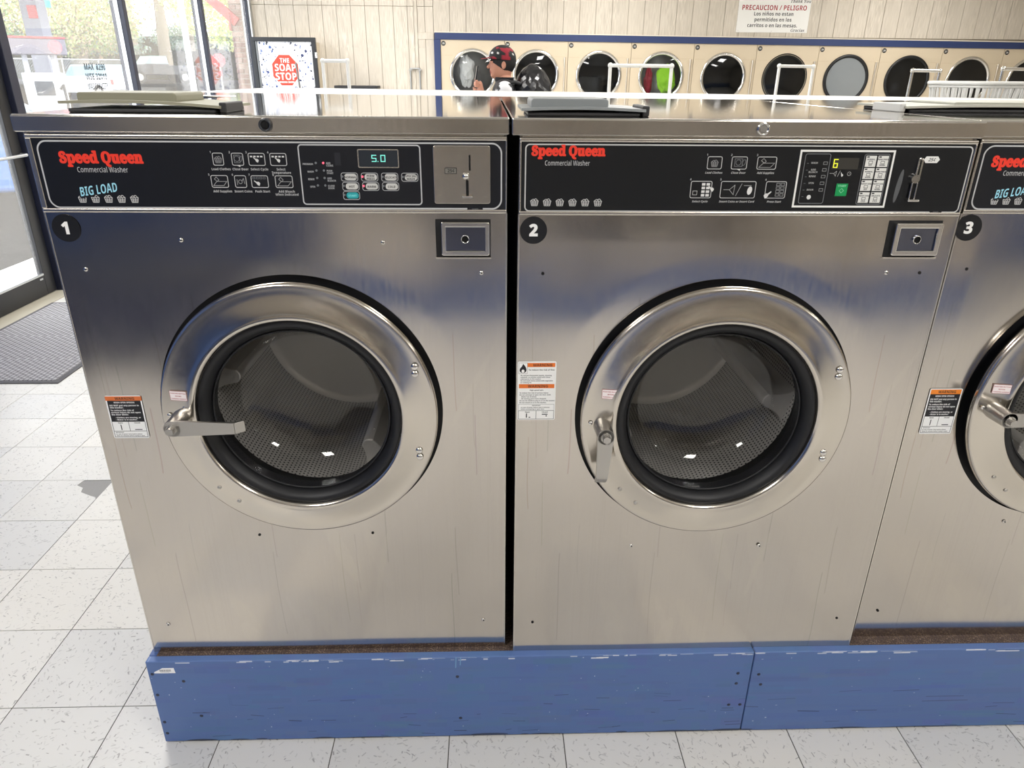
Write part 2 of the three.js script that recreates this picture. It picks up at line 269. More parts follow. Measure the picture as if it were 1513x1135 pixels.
function icon(g, kind, x, y, w, h) {
  g.strokeStyle = '#cfcfce'; g.lineWidth = 3.2; rrect(g, x, y, w, h, 7); g.stroke(); g.lineWidth = 2.2;
  if (kind === 'basket') basket(g, x + w / 2, y + h / 2, h * .6, '#9a9a9a');
  if (kind === 'door') { g.strokeStyle = '#8f9092'; g.strokeRect(x + w * .2, y + h * .16, w * .5, h * .62); g.beginPath(); g.arc(x + w * .44, y + h * .46, h * .22, 0, 7); g.stroke(); g.beginPath(); g.ellipse(x + w * .8, y + h * .46, w * .1, h * .24, .3, 0, 7); g.stroke(); hand(g, x + w * .4, y + h * 1.02, h * .26); }
  if (kind === 'keys') { g.fillStyle = '#e2e2e0'; for (let k = 0; k < 4; k++) g.fillRect(x + w * (.1 + k * .21), y + h * .2, w * .15, h * .13); hand(g, x + w * .3, y + h * .34, h * .5, .5); }
  if (kind === 'supply') { g.strokeStyle = '#b9b9b8'; g.beginPath(); g.moveTo(x + w * .1, y + h * .85); g.lineTo(x + w * .32, y + h * .5); g.lineTo(x + w * .92, y + h * .5); g.lineTo(x + w * .72, y + h * .85); g.closePath(); g.moveTo(x + w * .2, y + h * .3); g.lineTo(x + w * .32, y + h * .12); g.lineTo(x + w * .46, y + h * .36); g.lineTo(x + w * .36, y + h * .5); g.closePath(); g.stroke(); }
  if (kind === 'coins') { g.strokeStyle = '#b9b9b8'; g.beginPath(); g.arc(x + w * .48, y + h * .52, h * .16, 0, 7); g.moveTo(x + w * .2, y + h * .3); g.lineTo(x + w * .2, y + h * .8); g.moveTo(x + w * .6, y + h * .5); g.lineTo(x + w * .78, y + h * .25); g.lineTo(x + w * .86, y + h * .7); g.stroke(); }
  if (kind === 'push') { g.strokeStyle = '#77797c'; for (let k = 0; k < 4; k++) g.strokeRect(x + w * (.1 + k * .21), y + h * .13, w * .13, h * .14); hand(g, x + w * .15, y + h * .42, h * .55, .4); }
  if (kind === 'pad') { g.fillStyle = '#e2e2e0'; for (let a = 0; a < 2; a++) for (let b = 0; b < 4; b++) g.fillRect(x + w * (.52 + a * .22), y + h * (.1 + b * .22), w * .17, h * .16); g.strokeRect(x + w * .12, y + h * .58, w * .2, h * .24); hand(g, x + w * .85, y + h * .28, h * .4, .5); }
  if (kind === 'start') { g.strokeStyle = '#a5a6a6'; for (let a = 0; a < 2; a++) for (let b = 0; b < 4; b++) g.strokeRect(x + w * (.52 + a * .22), y + h * (.1 + b * .21), w * .17, h * .15); g.save(); g.translate(x + w * .3, y + h * .6); g.scale(-1, 1); hand(g, 0, 0, h * .5, .5); g.restore(); }
  if (kind === 'coincard') { g.strokeStyle = '#c4c4c3'; g.beginPath(); g.moveTo(x + w * .08, y + h * .5); g.lineTo(x + w * .25, y + h * .5); g.lineTo(x + w * .4, y + h * .22); g.lineTo(x + w * .38, y + h * .8); g.lineTo(x + w * .25, y + h * .5); g.moveTo(x + w * .45, y + h * .88); g.lineTo(x + w * .6, y + h * .12); g.moveTo(x + w * .66, y + h * .25); g.lineTo(x + w * .88, y + h * .25); g.stroke(); g.fillStyle = '#e2e2e0'; g.beginPath(); g.ellipse(x + w * .84, y + h * .55, w * .07, h * .26, .2, 0, 7); g.fill(); }
}
function caption(g, t, x, y, px, col = '#c9c9c8', italic = false) { g.fillStyle = col; g.textAlign = 'center'; g.font = (italic ? 'italic ' : '') + `bold ${px}px sans-serif`; t.split('|').forEach((s, i) => g.fillText(s, x, y + i * px * 1.0)); }
function brand(g, x, base, w, cap) {
  g.save(); g.textAlign = 'left'; g.font = 'bold 100px serif'; const t = 'Speed Queen', m = g.measureText(t).width; g.translate(x, base); g.scale(w / (m + 10), cap / 70); g.fillStyle = g.strokeStyle = '#f0402f'; g.lineWidth = 11; g.lineJoin = 'round'; g.strokeText(t, 5, 0); g.fillText(t, 5, 0); g.restore();
}
function fitText(g, t, x, base, w, px, font, col) { g.save(); g.textAlign = 'left'; g.font = font.replace('#', px); g.translate(x, base); g.scale(w / g.measureText(t).width, 1); g.fillStyle = col; g.fillText(t, 0, 0); g.restore(); }
function bigLoad(g, x, y, w, h) { g.save(); g.translate(x, y + h); g.rotate(-.13); g.font = `italic bold ${h * .95}px sans-serif`; g.scale(w / g.measureText('BIG LOAD').width, 1); g.lineJoin = 'round'; g.strokeStyle = '#14161c'; g.lineWidth = h * .3; g.strokeText('BIG LOAD', 0, 0); g.fillStyle = g.strokeStyle = '#9fdbee'; g.lineWidth = h * .035; g.fillText('BIG LOAD', 0, 0); g.restore(); }
const PANEL_BLACK = '#14161c';
function drawPanelOne(g, w, h, dx = 0) {                    // print of machines 1 and 3
  const s = S, k = (v) => v * s; g.fillStyle = PANEL_BLACK; g.fillRect(0, 0, w, h);
  g.strokeStyle = '#c3c4c5'; g.lineWidth = 7; rrect(g, k(.0095), k(.0055), w - k(.0185), k(.119), k(.018)); g.stroke();
  brand(g, k(.044 + dx), k(.043), k(.155), k(.0185)); fitText(g, 'Commercial Washer', k(.073 + dx), k(.0605), k(.094), k(.0135), '#px sans-serif', '#cfcfcf');
  for (let i = 0; i < 5; i++) basket(g, k(.071 + dx + .0243 * i), k(.1075), k(.0145)); bigLoad(g, k(.068 + dx), k(.080), k(.073), k(.024));
  const r1 = [[.327, .019, 'basket', 'Load Clothes'], [.362, .021, 'door', 'Close Door'], [.393, .030, 'keys', 'Select Cycle'], [.433, .030, 'keys', 'Select|Temperature']];
  const r2 = [[.318, .031, 'supply', 'Add Supplies'], [.362, .021, 'coins', 'Insert Coins'], [.393, .031, 'push', 'Push Start'], [.438, .032, 'supply', 'Add Bleach|When Indicated']];
  let n = 1; for (const [row, y] of [[r1, .025], [r2, .065]]) for (const [x, ww, kind, t] of row) { icon(g, kind, k(x), k(y), k(ww), k(.0215)); caption(g, String(n++), k(x) - 7, k(y) + 1, 12); caption(g, t, k(x + ww / 2 + .003), k(y + .0305), 13.5); }
  g.strokeStyle = '#c3c4c5'; g.lineWidth = 6; rrect(g, k(.487), k(.0095), k(.226), k(.1075), k(.006)); g.stroke();
  g.fillStyle = '#2a2b31'; g.fillRect(k(.553), k(.023), k(.011), k(.023));
  const leds = [['PREWASH', 'ADD|CORRECT COINS'], ['WASH', 'PUSH|START'], ['RINSE', 'ADD|BLEACH'], ['SPIN', 'CLOSE|DOOR']];
  leds.forEach(([a, b], i) => { const y = k(.0435 + i * .0137); g.fillStyle = '#bfc0c0'; g.font = 'bold 10px sans-serif'; g.textAlign = 'right'; g.fillText(a, k(.512), y + 4); g.textAlign = 'left'; (i ? b : 'ADD|COINS').split('|').forEach((t, q) => g.fillText(t, k(.536), y + q * 10)); });
  const btn = (x, y, t, c = '#cfcfcb', tc = '#1c1c1e') => { const bw = k(.031), bh = k(.0148); g.strokeStyle = '#b9babb'; g.lineWidth = 3; rrect(g, k(x), k(y), bw, bh, 9); g.stroke(); g.fillStyle = c; rrect(g, k(x + .006), k(y + .0014), bw - k(.0075), bh - k(.0028), 13); g.fill(); g.fillStyle = tc; g.textAlign = 'center'; g.font = 'bold 13px sans-serif'; const L = t.split('|'); L.forEach((q, i) => g.fillText(q, k(x + .0175), k(y + .0074) + 5 + (i - (L.length - 1) / 2) * 12)); };
  ['NORMAL', 'PERM|PRESS', 'DELICATE', 'SPECIAL|WASH'].forEach((t, i) => btn(.5625 + i * .0380, .0592, t)); ['HOT', 'WARM', 'COLD'].forEach((t, i) => btn(.5637 + i * .0378, .0763, t)); btn(.5637, .0931, 'START', '#2fa7ad', '#8fe3e4');
  g.fillStyle = PANEL_BLACK; g.fillRect(w - k(.075), k(.121), k(.03), k(.007)); g.fillStyle = '#9a9a9a'; g.font = 'bold 9px sans-serif'; g.textAlign = 'center'; g.fillText('201077', w - k(.06), k(.1265));
}
function drawPanelTwo(g, w, h) {
  const s = S, k = (v) => v * s; g.fillStyle = '#101215'; g.fillRect(0, 0, w, h);
  g.strokeStyle = '#c8c8c6'; g.lineWidth = 6; rrect(g, k(.009), k(.005), w - k(.0135), k(.1205), k(.008)); g.stroke();
  brand(g, k(.019), k(.0245), k(.140), k(.0165)); fitText(g, 'Commercial Washer', k(.045), k(.0425), k(.085), k(.0125), '#px sans-serif', '#cfcfcf');
  for (let i = 0; i < 6; i++) basket(g, k(.027 + .0244 * i), k(.1085), k(.0145));
  const r1 = [[.353, .027, 'basket', 'Load Clothes'], [.399, .029, 'door', 'Close Door'], [.448, .036, 'supply', 'Add Supplies']], r2 = [[.326, .040, 'pad', 'Select Cycle'], [.384, .067, 'coincard', 'Insert Coins or Insert Card'], [.471, .039, 'start', 'Press Start']];
  let n = 1; for (const [row, y, hh] of [[r1, .025, .022], [r2, .0695, .0305]]) for (const [x, ww, kind, t] of row) { icon(g, kind, k(x), k(y), k(ww), k(hh)); caption(g, String(n++), k(x) - 4, k(y) - 3, 12); caption(g, t, k(x + ww / 2), k(y + hh + .0085), 12.5, '#c9c9c8', true); }
  g.strokeStyle = '#f2f2ee'; g.lineWidth = 9; g.strokeRect(k(.529), k(.0135), k(.179), k(.102));
  g.strokeStyle = '#8d8f92'; g.lineWidth = 2.5; rrect(g, k(.5385), k(.019), k(.048), k(.0905), 8); g.stroke(); rrect(g, k(.652), k(.019), k(.0485), k(.092), 8); g.stroke();
  ['WASH', 'ADD|BLEACH', 'RINSE', 'SPIN', 'DOOR', ''].forEach((t, i) => { const y = k(.037 + i * .0122); g.fillStyle = '#6a6c70'; g.fillRect(k(.543), y - 4, 9, 3); g.fillStyle = '#bdbdbb'; g.font = 'bold 11px sans-serif'; g.textAlign = 'center'; t.split('|').forEach((q, j) => g.fillText(q, k(.5575), y + j * 10)); g.strokeStyle = '#a9aaaa'; g.lineWidth = 2; if (t) g.strokeRect(k(.575), y - 9, 17, 11); else { g.fillStyle = '#e0e0de'; g.beginPath(); g.arc(k(.5575), y, 10, 0, 7); g.fill(); } });
  g.strokeStyle = '#c4c4c3'; g.lineWidth = 2; g.beginPath(); g.moveTo(k(.590), k(.054)); g.lineTo(k(.598), k(.054)); g.lineTo(k(.603), k(.050)); g.lineTo(k(.602), k(.059)); g.lineTo(k(.598), k(.054)); g.moveTo(k(.606), k(.060)); g.lineTo(k(.610), k(.049)); g.stroke(); hand(g, k(.612), k(.052), 18, .9); g.beginPath(); g.arc(k(.628), k(.0545), 8, 0, 7); g.moveTo(k(.628), k(.0545)); g.lineTo(k(.630), k(.0545)); g.stroke();
  g.fillStyle = '#169a55'; g.fillRect(k(.607), k(.0725), k(.0225), k(.0235)); caption(g, 'START', k(.6185), k(.0785), 13, '#9fdcb8'); g.strokeStyle = '#9fdcb8'; g.lineWidth = 2; g.save(); g.translate(k(.6185), k(.0855)); g.rotate(.78); g.strokeRect(-7, -7, 14, 14); g.restore();
  const keys = ['NORMAL|HOT', 'PERM PRESS|WARM', 'NORMAL|WARM', 'PERM PRESS|COLD', 'HEAVY SOIL|HOT', 'HEAVY SOIL|WARM', 'HEAVY SOIL|COLD', 'DELICATE|COLD'];
  keys.forEach((t, i) => { const x = k(.6545 + (i % 2) * .0232), y = k(.0215 + Math.floor(i / 2) * .0222), d = k(.0205); g.fillStyle = '#e4e4df'; g.fillRect(x, y, d, d); g.fillStyle = '#26272a'; g.fillRect(x + 4, y + 3, 11, 5); const [a, b] = t.split('|'); caption(g, a, x + d / 2, y + 19, 8.5, '#26272a'); caption(g, b, x + d / 2, y + d - 5, 8, '#26272a'); g.strokeStyle = '#26272a'; g.lineWidth = 1.6; g.strokeRect(x + d / 2 - 8, y + 23, 16, 11); });
  g.save(); g.translate(k(.729), k(.077)); g.rotate(.09); g.fillStyle = '#5c5e60'; g.beginPath(); g.ellipse(0, 0, k(.0048), k(.031), 0, 0, 7); g.fill(); g.restore();
  g.fillStyle = '#101215'; g.fillRect(w - k(.06), k(.122), k(.024), k(.006)); g.fillStyle = '#9a9a9a'; g.font = 'bold 8px sans-serif'; g.textAlign = 'center'; g.fillText('203077', w - k(.048), k(.1265));
}
const panelTexOne = canvasTex(2048, 295, (g, w, h) => drawPanelOne(g, w, h, 0));
const panelTexTwo = canvasTex(2017, 295, drawPanelTwo);
const panelTexThree = canvasTex(2048, 295, (g, w, h) => drawPanelOne(g, w, h, -.016));
const numTex = (n) => canvasTex(256, 256, (g) => { g.fillStyle = '#111216'; g.fillRect(0, 0, 256, 256); g.fillStyle = '#f4f4f2'; g.font = 'bold 150px sans-serif'; g.textAlign = 'center'; g.lineWidth = 9; g.strokeStyle = '#f4f4f2'; g.strokeText(n, 128, 180); g.fillText(n, 128, 180); });
function lines(g, list, x, y, px, dy, col, align = 'left') { g.fillStyle = col; g.font = `bold ${px}px sans-serif`; g.textAlign = align; list.forEach((t, i) => g.fillText(t, x, y + i * dy)); }
const warnTex = (torn) => canvasTex(320, 440, (g, w, h) => {
  g.fillStyle = '#f1f2f2'; g.fillRect(0, 0, w, h); g.fillStyle = torn ? '#d9733a' : '#f08a2c'; g.fillRect(torn ? 0 : 10, 8, torn ? w : w - 20, 44); lines(g, ['⚠ WARNING'], w / 2, 43, 36, 0, '#2a1c14', 'center');
  g.fillStyle = '#15161c'; g.fillRect(12, 52, w - 24, 214); lines(g, ['HIGH SPIN SPEEDS'], w / 2, 78, 21, 0, '#fff', 'center');
  lines(g, ['DO NOT put any person in', 'this washer.'], 24, 108, 21, 22, '#fff'); lines(g, ['To reduce the risk of', 'serious injury do not open', 'the door when:'], 24, 158, 21, 22, '#fff'); lines(g, ['- Clothes are moving, or', '- Water is in washer.'], 52, 232, 20, 22, '#fff');
  g.strokeStyle = '#1a1b20'; g.lineWidth = 4; g.strokeRect(12, 266, w - 24, 100); g.beginPath(); g.moveTo(w / 2, 266); g.lineTo(w / 2, 366); g.stroke(); lines(g, ['Open'], w * .27, 286, 17, 0, '#222', 'center'); lines(g, ['Closed'], w * .74, 286, 17, 0, '#222', 'center'); g.fillStyle = '#1a1b20'; g.fillRect(w * .27 - 4, 298, 8, 56); g.fillRect(w * .64, 346, 66, 8);
  g.strokeRect(12, 366, w - 24, 62); lines(g, ['IMPORTANT'], 24, 384, 13, 0, '#222'); lines(g, ['In case of power interruption please', 'allow 2½ minutes before trying to open'], 24, 402, 13.5, 17, '#222');
});
const warnTwoTex = canvasTex(360, 600, (g, w, h) => {
  g.fillStyle = '#f3f3f1'; g.fillRect(0, 0, w, h); g.fillStyle = '#e8772c'; g.fillRect(92, 16, w - 104, 40); g.fillRect(14, 228, w - 28, 42); lines(g, ['⚠ WARNING'], 220, 50, 37, 0, '#3a1a10', 'center'); lines(g, ['⚠ WARNING'], w / 2, 263, 39, 0, '#3a1a10', 'center');
  g.fillStyle = '#15151a'; g.beginPath(); g.moveTo(50, 24); g.quadraticCurveTo(92, 70, 78, 100); g.quadraticCurveTo(62, 122, 34, 112); g.quadraticCurveTo(6, 92, 30, 60); g.quadraticCurveTo(40, 56, 50, 24); g.fill(); g.fillStyle = '#f3f3f1'; g.beginPath(); g.ellipse(50, 97, 14, 17, 0, 0, 7); g.fill(); g.strokeStyle = '#333'; g.lineWidth = 2; g.strokeRect(12, 14, 78, 108);
  lines(g, ['To reduce the risk of fire:'], 102, 92, 20, 0, '#222'); lines(g, ['Do not put flammable liquids, cleaning', 'solvents, or articles soiled with these', 'substances in the washer.', 'Do not wash items soiled with vegetable', 'or cooking oil.'], 28, 146, 15.5, 18, '#2a2a2e');
  lines(g, ['High speed spin'], w / 2, 296, 17, 0, '#222', 'center'); lines(g, ['To reduce the risk of serious injury:', 'Do not attempt to open the door until:', '    Water has drained.', '    All moving parts have stopped.', 'Do not let children play in or on the washer.', 'Do not stand on or in the washer.'], 20, 324, 16, 20, '#26262a');
  g.strokeRect(12, 436, w - 24, 66); lines(g, ['IMPORTANT'], w / 2, 454, 14, 0, '#222', 'center'); lines(g, ['In case of power failure wait 2 minutes', 'before attempting to open door.'], 34, 474, 14.5, 17, '#222');
  g.lineWidth = 4; g.strokeRect(12, 502, w - 24, 88); g.beginPath(); g.moveTo(w / 2, 502); g.lineTo(w / 2, 590); g.stroke(); lines(g, ['Open'], w * .27, 524, 18, 0, '#222', 'center'); lines(g, ['Closed'], w * .73, 524, 18, 0, '#222', 'center'); g.fillStyle = '#1a1b20'; g.fillRect(84, 532, 10, 44); g.fillRect(110, 568, 16, 9); g.fillRect(236, 536, 54, 10); g.fillRect(272, 552, 12, 12);
});
const tagTex = canvasTex(200, 120, (g, w, h) => { g.fillStyle = '#f6ecec'; g.fillRect(0, 0, w, h); g.strokeStyle = '#b06a6a'; g.lineWidth = 4; g.strokeRect(2, 2, w - 4, h - 4); lines(g, ['PUSH RED BUTTON', 'BEFORE', 'TURNING HANDLE'], w / 2, 36, 20, 34, '#a8484c', 'center'); });
const sevenSeg = (txt, on, bg, x0, dx, y0, W, H, k) => canvasTex(256, 112, (g, w, h) => {
  g.fillStyle = bg; g.fillRect(0, 0, w, h); const seg = { 0: 'abcdef', 5: 'acdfg', 6: 'acdefg' };
  [...txt].forEach((c, i) => { const x = x0 + i * dx; g.fillStyle = on; for (const q of seg[c] || '') { const r = { a: [0, 0, W, k], d: [0, H - k, W, k], g: [0, H / 2 - k / 2, W, k], f: [0, 0, k, H / 2], b: [W - k, 0, k, H / 2], e: [0, H / 2, k, H / 2], c: [W - k, H / 2, k, H / 2] }[q]; g.fillRect(x + r[0], y0 + r[1], r[2], r[3]); } if (c === '5') g.fillRect(x + W + 6, y0 + H - k, k, k); });
});
function decal(w, h, tex, rough = .45, r = 0) {            // thin printed sticker, centred, facing +z
  let g; if (r) { g = ext(roundRectShape(w, h, r, -w / 2, -h / 2), .0005); const p = g.attributes.position, uv = g.attributes.uv; for (let i = 0; i < p.count; i++) uv.setXY(i, p.getX(i) / w + .5, p.getY(i) / h + .5); } else g = new THREE.BoxGeometry(w, h, .0006);
  return [g, new THREE.MeshStandardMaterial({ map: tex, roughness: rough })];
}

// ------------------------------------------------------------------ washers: builder (local: x right, y up, front panel at z = 0)
const H_TOP = 1.098, H_LID0 = 1.2425, H_LID1 = 1.2735, DEEP = 1.33;
const ringGeo = latheZ([[.278, -.004], [.286, -.002], [.2905, .004], [.2915, .011], [.2895, .018], [.2845, .0205], [.2795, .0185], [.262, .0205], [.238, .0245], [.229, .0285], [.2225, .0305], [.2165, .029], [.2140, .022], [.2135, .004]], 120);
const gasketGeo = latheZ([[.2135, .020], [.207, .023], [.199, .018], [.192, .008], [.1885, -.004], [.1885, -.03]], 96);
const glassGeo = latheZ([[.1885, .004], [.186, -.012], [.181, -.045], [.172, -.078], [.158, -.098], [.13, -.112], [.08, -.120], [.001, -.123]], 72);
const glassLipGeo = new THREE.TorusGeometry(.187, .0028, 8, 96);
const sealGeo = latheZ([[.335, -.013], [.26, -.013], [.225, -.016], [.214, -.03], [.214, -.075], [.262, -.08]], 72);
const drumGeo = (() => { const g = new THREE.CylinderGeometry(.262, .262, .46, 64, 1, true); g.rotateX(Math.PI / 2); const uv = g.attributes.uv; for (let i = 0; i < uv.count; i++) uv.setXY(i, uv.getX(i) * 1.646 / .15, uv.getY(i) * .46 / .15); g.scale(1, 1, 1.16); g.translate(0, 0, -.345); return g; })();
const drumBackGeo = latheZ([[.262, -.60], [.24, -.615], [.12, -.625], [.06, -.61], [.001, -.60]], 48);
const ribGeo = (() => { const s = new THREE.Shape(); s.moveTo(-.045, 0); s.quadraticCurveTo(-.02, .012, -.014, .06); s.quadraticCurveTo(0, .075, .014, .06); s.quadraticCurveTo(.02, .012, .045, 0); s.closePath(); const g = ext(s, .42, .003); g.translate(0, -.262, -.6); return g; })();
const screwGeo = merge([new THREE.SphereGeometry(.0046, 12, 6, 0, 6.3, 0, 1.57).rotateX(Math.PI / 2).scale(1, 1, .55)]);
const socketGeo = new THREE.CylinderGeometry(.0015, .0015, .0012, 8).rotateX(Math.PI / 2).translate(.0008, 0, .0026);
const holeGeo = new THREE.CylinderGeometry(.0032, .0032, .0012, 12).rotateX(Math.PI / 2);
const rivetGeo = new THREE.SphereGeometry(.0078, 16, 8, 0, 6.3, 0, 1.57).rotateX(Math.PI / 2).scale(1, 1, .6);
function buildDispenser(parent, x0, x1, z0, z1, mat, clip, lift, bh = .016) {
  // supply dispenser on the top: dark base, warped flange, raised block, hinge clip
  const d = part('dispenser_base', rbx(x0 + .012, x1 - .01, H_LID1, H_LID1 + .007, z1 + .012, z0 - .006, .003), M.darkPlastic, parent);
  const g = new THREE.BoxGeometry(x1 - x0, .005, z0 - z1, 24, 1, 6); const p = g.attributes.position;
  for (let i = 0; i < p.count; i++) { const t = p.getX(i) / (x1 - x0) + .5, tt = Math.min(1, Math.max(0, clip > 0 ? t : 1 - t)); p.setY(i, p.getY(i) + lift * (1 - Math.pow(tt, 2.2)) + .003 * Math.sin(tt * 3.1)); }
  g.computeVertexNormals(); g.translate((x0 + x1) / 2, H_LID1 + .0105, (z0 + z1) / 2); part('dispenser_lid', g, mat, parent);
  const a = clip > 0 ? x0 + (x1 - x0) * .09 : x0 + (x1 - x0) * .30, b = clip > 0 ? x0 + (x1 - x0) * .70 : x1 - (x1 - x0) * .03;
  const blk = ext(roundRectShape(b - a, bh, Math.min(.005, bh / 2.2), 0, 0), z0 - z1 - .05, .002); blk.translate(a, H_LID1 + .012 + lift * .8, z1 + .025); part('dispenser_lid_top', blk, mat, parent);
  const cx = clip > 0 ? x1 + .002 : x0 - .002; part('hinge_clip', rbx(cx - .007, cx + .007, H_LID1, H_LID1 + .019, (z0 + z1) / 2 - .02, z0 - .01, .003), clip > 0 ? M.darkPlastic : M.white, parent);
}
function buildWasher(o) {
  const t = thing('washing_machine', o.label, 'washer', o.pos), W = o.w, [cx, cy] = o.door;
  part('cabinet', merge([bx(.001, .006, 0, H_LID0, -DEEP, -.004), bx(W - .006, W - .001, 0, H_LID0, -DEEP, -.004), bx(0, W, 0, H_LID0, -DEEP, -DEEP + .005), bx(0, W, .0, .006, -DEEP, -.004), bx(.006, W - .006, 1.0, 1.006, -DEEP, -.004)]), M.sideSteel, t);
  const dent = (x, y) => { const e = Math.min(1, Math.min(x, W - x, y, H_TOP - y) / .05), q = Math.hypot(x - cx, y - cy), r = Math.min(1, Math.max(0, (q - .3) / .05)); return e * (.35 + .65 * r) * (o.wave * (vnoise(x * 2.6 + o.seed, y * 3.4, 1) - .5) + o.wave * .35 * (vnoise(x * 7 + o.seed, y * 8, 2) - .5)); };
  part('front_panel', holedPanel(W, H_TOP, cx, cy, .3005, dent), M.steel, t);
  part('panel_flange', merge([rbx(-.001, .0025, 0, H_TOP, -.012, .0008, .001, 1), rbx(W - .0025, W + .001, 0, H_TOP, -.012, .0008, .001, 1), rbx(0, W, H_TOP - .001, H_TOP + .0075, -.012, .0045, .003)]), M.trim, t);
  part('door_seal', sealGeo, M.rubber, t).position.set(cx, cy, 0);
  const drum = part('drum', drumGeo, M.drum, t); drum.position.set(cx, cy, 0); part('drum_back', drumBackGeo, M.drumPlain, drum);
  for (let k = 0; k < 3; k++) part('drum_rib', ribGeo, M.drumPlain, drum).rotation.z = k * 2.094 + o.spin;
  // control panel
  const PX0 = o.panel[0], PX1 = o.panel[1], PY0 = 1.105, PY1 = 1.2325, pw = PX1 - PX0, ph = PY1 - PY0;
  part('panel_frame', merge([rbx(0, W, PY1 - .001, H_LID0 - .003, -.012, .005, .003), rbx(0, PX0 + .0015, PY0, PY1, -.012, .004, .002), rbx(PX1 - .0015, W, PY0, PY1, -.012, .004, .002), bx(.004, W - .004, H_LID0 - .004, H_LID0 + .002, -.03, -.006)]), M.trim, t);
  const pm = new THREE.MeshStandardMaterial({ map: o.tex, roughness: .32 });
  const cp = part('control_panel', (() => { const g = new THREE.BoxGeometry(pw, ph, .006); g.translate(PX0 + pw / 2, PY0 + ph / 2, 0); return g; })(), pm, t, 'black printed control panel');
  const piece = (name, x, y, w, h, r, d = .0009) => { const g = ext(roundRectShape(w, h, r, PX0 + x, PY1 - y - h), d, .0003, 1, 6), p = g.attributes.position, uv = g.attributes.uv; for (let i = 0; i < p.count; i++) uv.setXY(i, (p.getX(i) - PX0) / pw, (p.getY(i) - PY0) / ph); g.translate(0, 0, .003); return part(name, g, pm, cp); };
  const disp = (x, y, w, h, txt, col, bg, ...seg) => { const tx = sevenSeg(txt, col, bg, ...seg), fr = new THREE.Shape(roundRectShape(w, h, .003, PX0 + x, PY1 - y - h).getPoints(4)); fr.holes.push(new THREE.Path(roundRectShape(w - .004, h - .004, .002, PX0 + x + .002, PY1 - y - h + .002).getPoints(4))); const d = part('display', new THREE.PlaneGeometry(w - .003, h - .003).translate(PX0 + x + w / 2, PY1 - y - h / 2, .0033), new THREE.MeshStandardMaterial({ map: tx, emissiveMap: tx, emissive: 0xffffff, emissiveIntensity: .55, roughness: .3 }), cp, 'lit digit display'); if (o.kind !== 2) part('display_frame', ext(fr, .0012), M.trim, d).position.z = .003; return d; };
  const led = new THREE.MeshStandardMaterial({ color: lin(240, 120, 140), emissive: lin(255, 60, 90), emissiveIntensity: .9, roughness: .4 }), ledOff = std(120, 124, 128, .4), dot = new THREE.CylinderGeometry(.0021, .0021, .001, 10).rotateX(Math.PI / 2);
  const lamp = (x, y, on) => part('indicator_lamp', dot, on ? led : ledOff, cp).position.set(PX0 + x, PY1 - y, .0034);
  if (o.kind !== 2) {
    const b = o.tex === panelTexThree ? 0 : 1;
    for (let i = 0; i < 4; i++) piece('button', .5625 + i * .038 + .006, .0592 + .0014, .0235, .012, .0055); for (let i = 0; i < 3; i++) piece('button', .5637 + i * .0378 + .006, .0763 + .0014, .0235, .012, .0055); piece('start_button', .5637 + .006, .0931 + .0014, .0235, .012, .0055);
    if (b) { disp(.596, .0165, .077, .034, '50', '#7be0cf', '#1d2126', 84, 58, 32, 32, 46, 6); }
    for (let i = 0; i < 4; i++) { lamp(.517, .042 + i * .0137, 0); lamp(.531, .042 + i * .0137, i === 0 && b); lamp(.5645 + i * .038, .0666, i === 1 && b); if (i < 3) lamp(.5657 + i * .0378, .0837, i === 1 && b); } lamp(.5657, .1005, 0);
    // coin plate
    const px = PX1 - .137, py = PY1 - .115, pl = part('coin_plate', ext(roundRectShape(.106, .105, .005, px, py), .003, .001), M.steelEdge, t); pl.position.z = .003;
    const q = (n, g, m) => part(n, g, m, pl);
    q('coin_slot_shade', bx(px + .0665, px + .0697, py + .061, py + .089, .003, .0056), M.shadeBlack); q('coin_button', new THREE.SphereGeometry(.0075, 16, 8, 0, 6.3, 0, 1.57).rotateX(Math.PI / 2).translate(px + .0605, py + .0505, .0035), M.chrome);
    q('return_slot_shade', rbx(px + .0605, px + .0655, py + .015, py + .043, .003, .0058, .001), M.shadeBlack); q('return_lever', rbx(px + .053, px + .073, py + .0115, py + .0155, .003, .015, .0015), M.chrome);
    const c25 = canvasTex(128, 64, (g) => { g.fillStyle = '#77756e'; g.fillRect(0, 0, 128, 64); g.strokeStyle = '#2a2a2a'; g.lineWidth = 6; g.strokeRect(3, 3, 122, 58); g.fillStyle = '#17171a'; g.font = 'bold 46px sans-serif'; g.textAlign = 'center'; g.fillText('25¢', 68, 48); });
    const [dg, dm] = decal(.023, .0115, c25); q('price_plate', dg, dm).position.set(px + .032, py + .0605, .0056);
  } else {
    for (let i = 0; i < 8; i++) piece('key', .6545 + (i % 2) * .0232, .0215 + Math.floor(i / 2) * .0222, .0205, .0205, .001, .0007); piece('start_button', .607, .0725, .0225, .0235, .001, .0007);
    disp(.590, .0245, .054, .024, '6', '#e3e83a', '#2c2a26', 12, 60, 12, 44, 86, 9);
    const X = PX0 + .755, Y = PY1;
    const cm = part('coin_mechanism', merge([ext(roundRectShape(.0085, .036, .004, X + .001, Y - .062), .003, .001).rotateZ(0), cyl([X - .002, Y - .063, 0], [X - .002, Y - .063, .012], .0095, .008, 20), rbx(X - .0045, X - .0015, Y - .101, Y - .07, .002, .006, .001), rbx(X + .0055, X + .0085, Y - .101, Y - .07, .002, .006, .001)]), M.chrome, t); cm.position.z = .003;
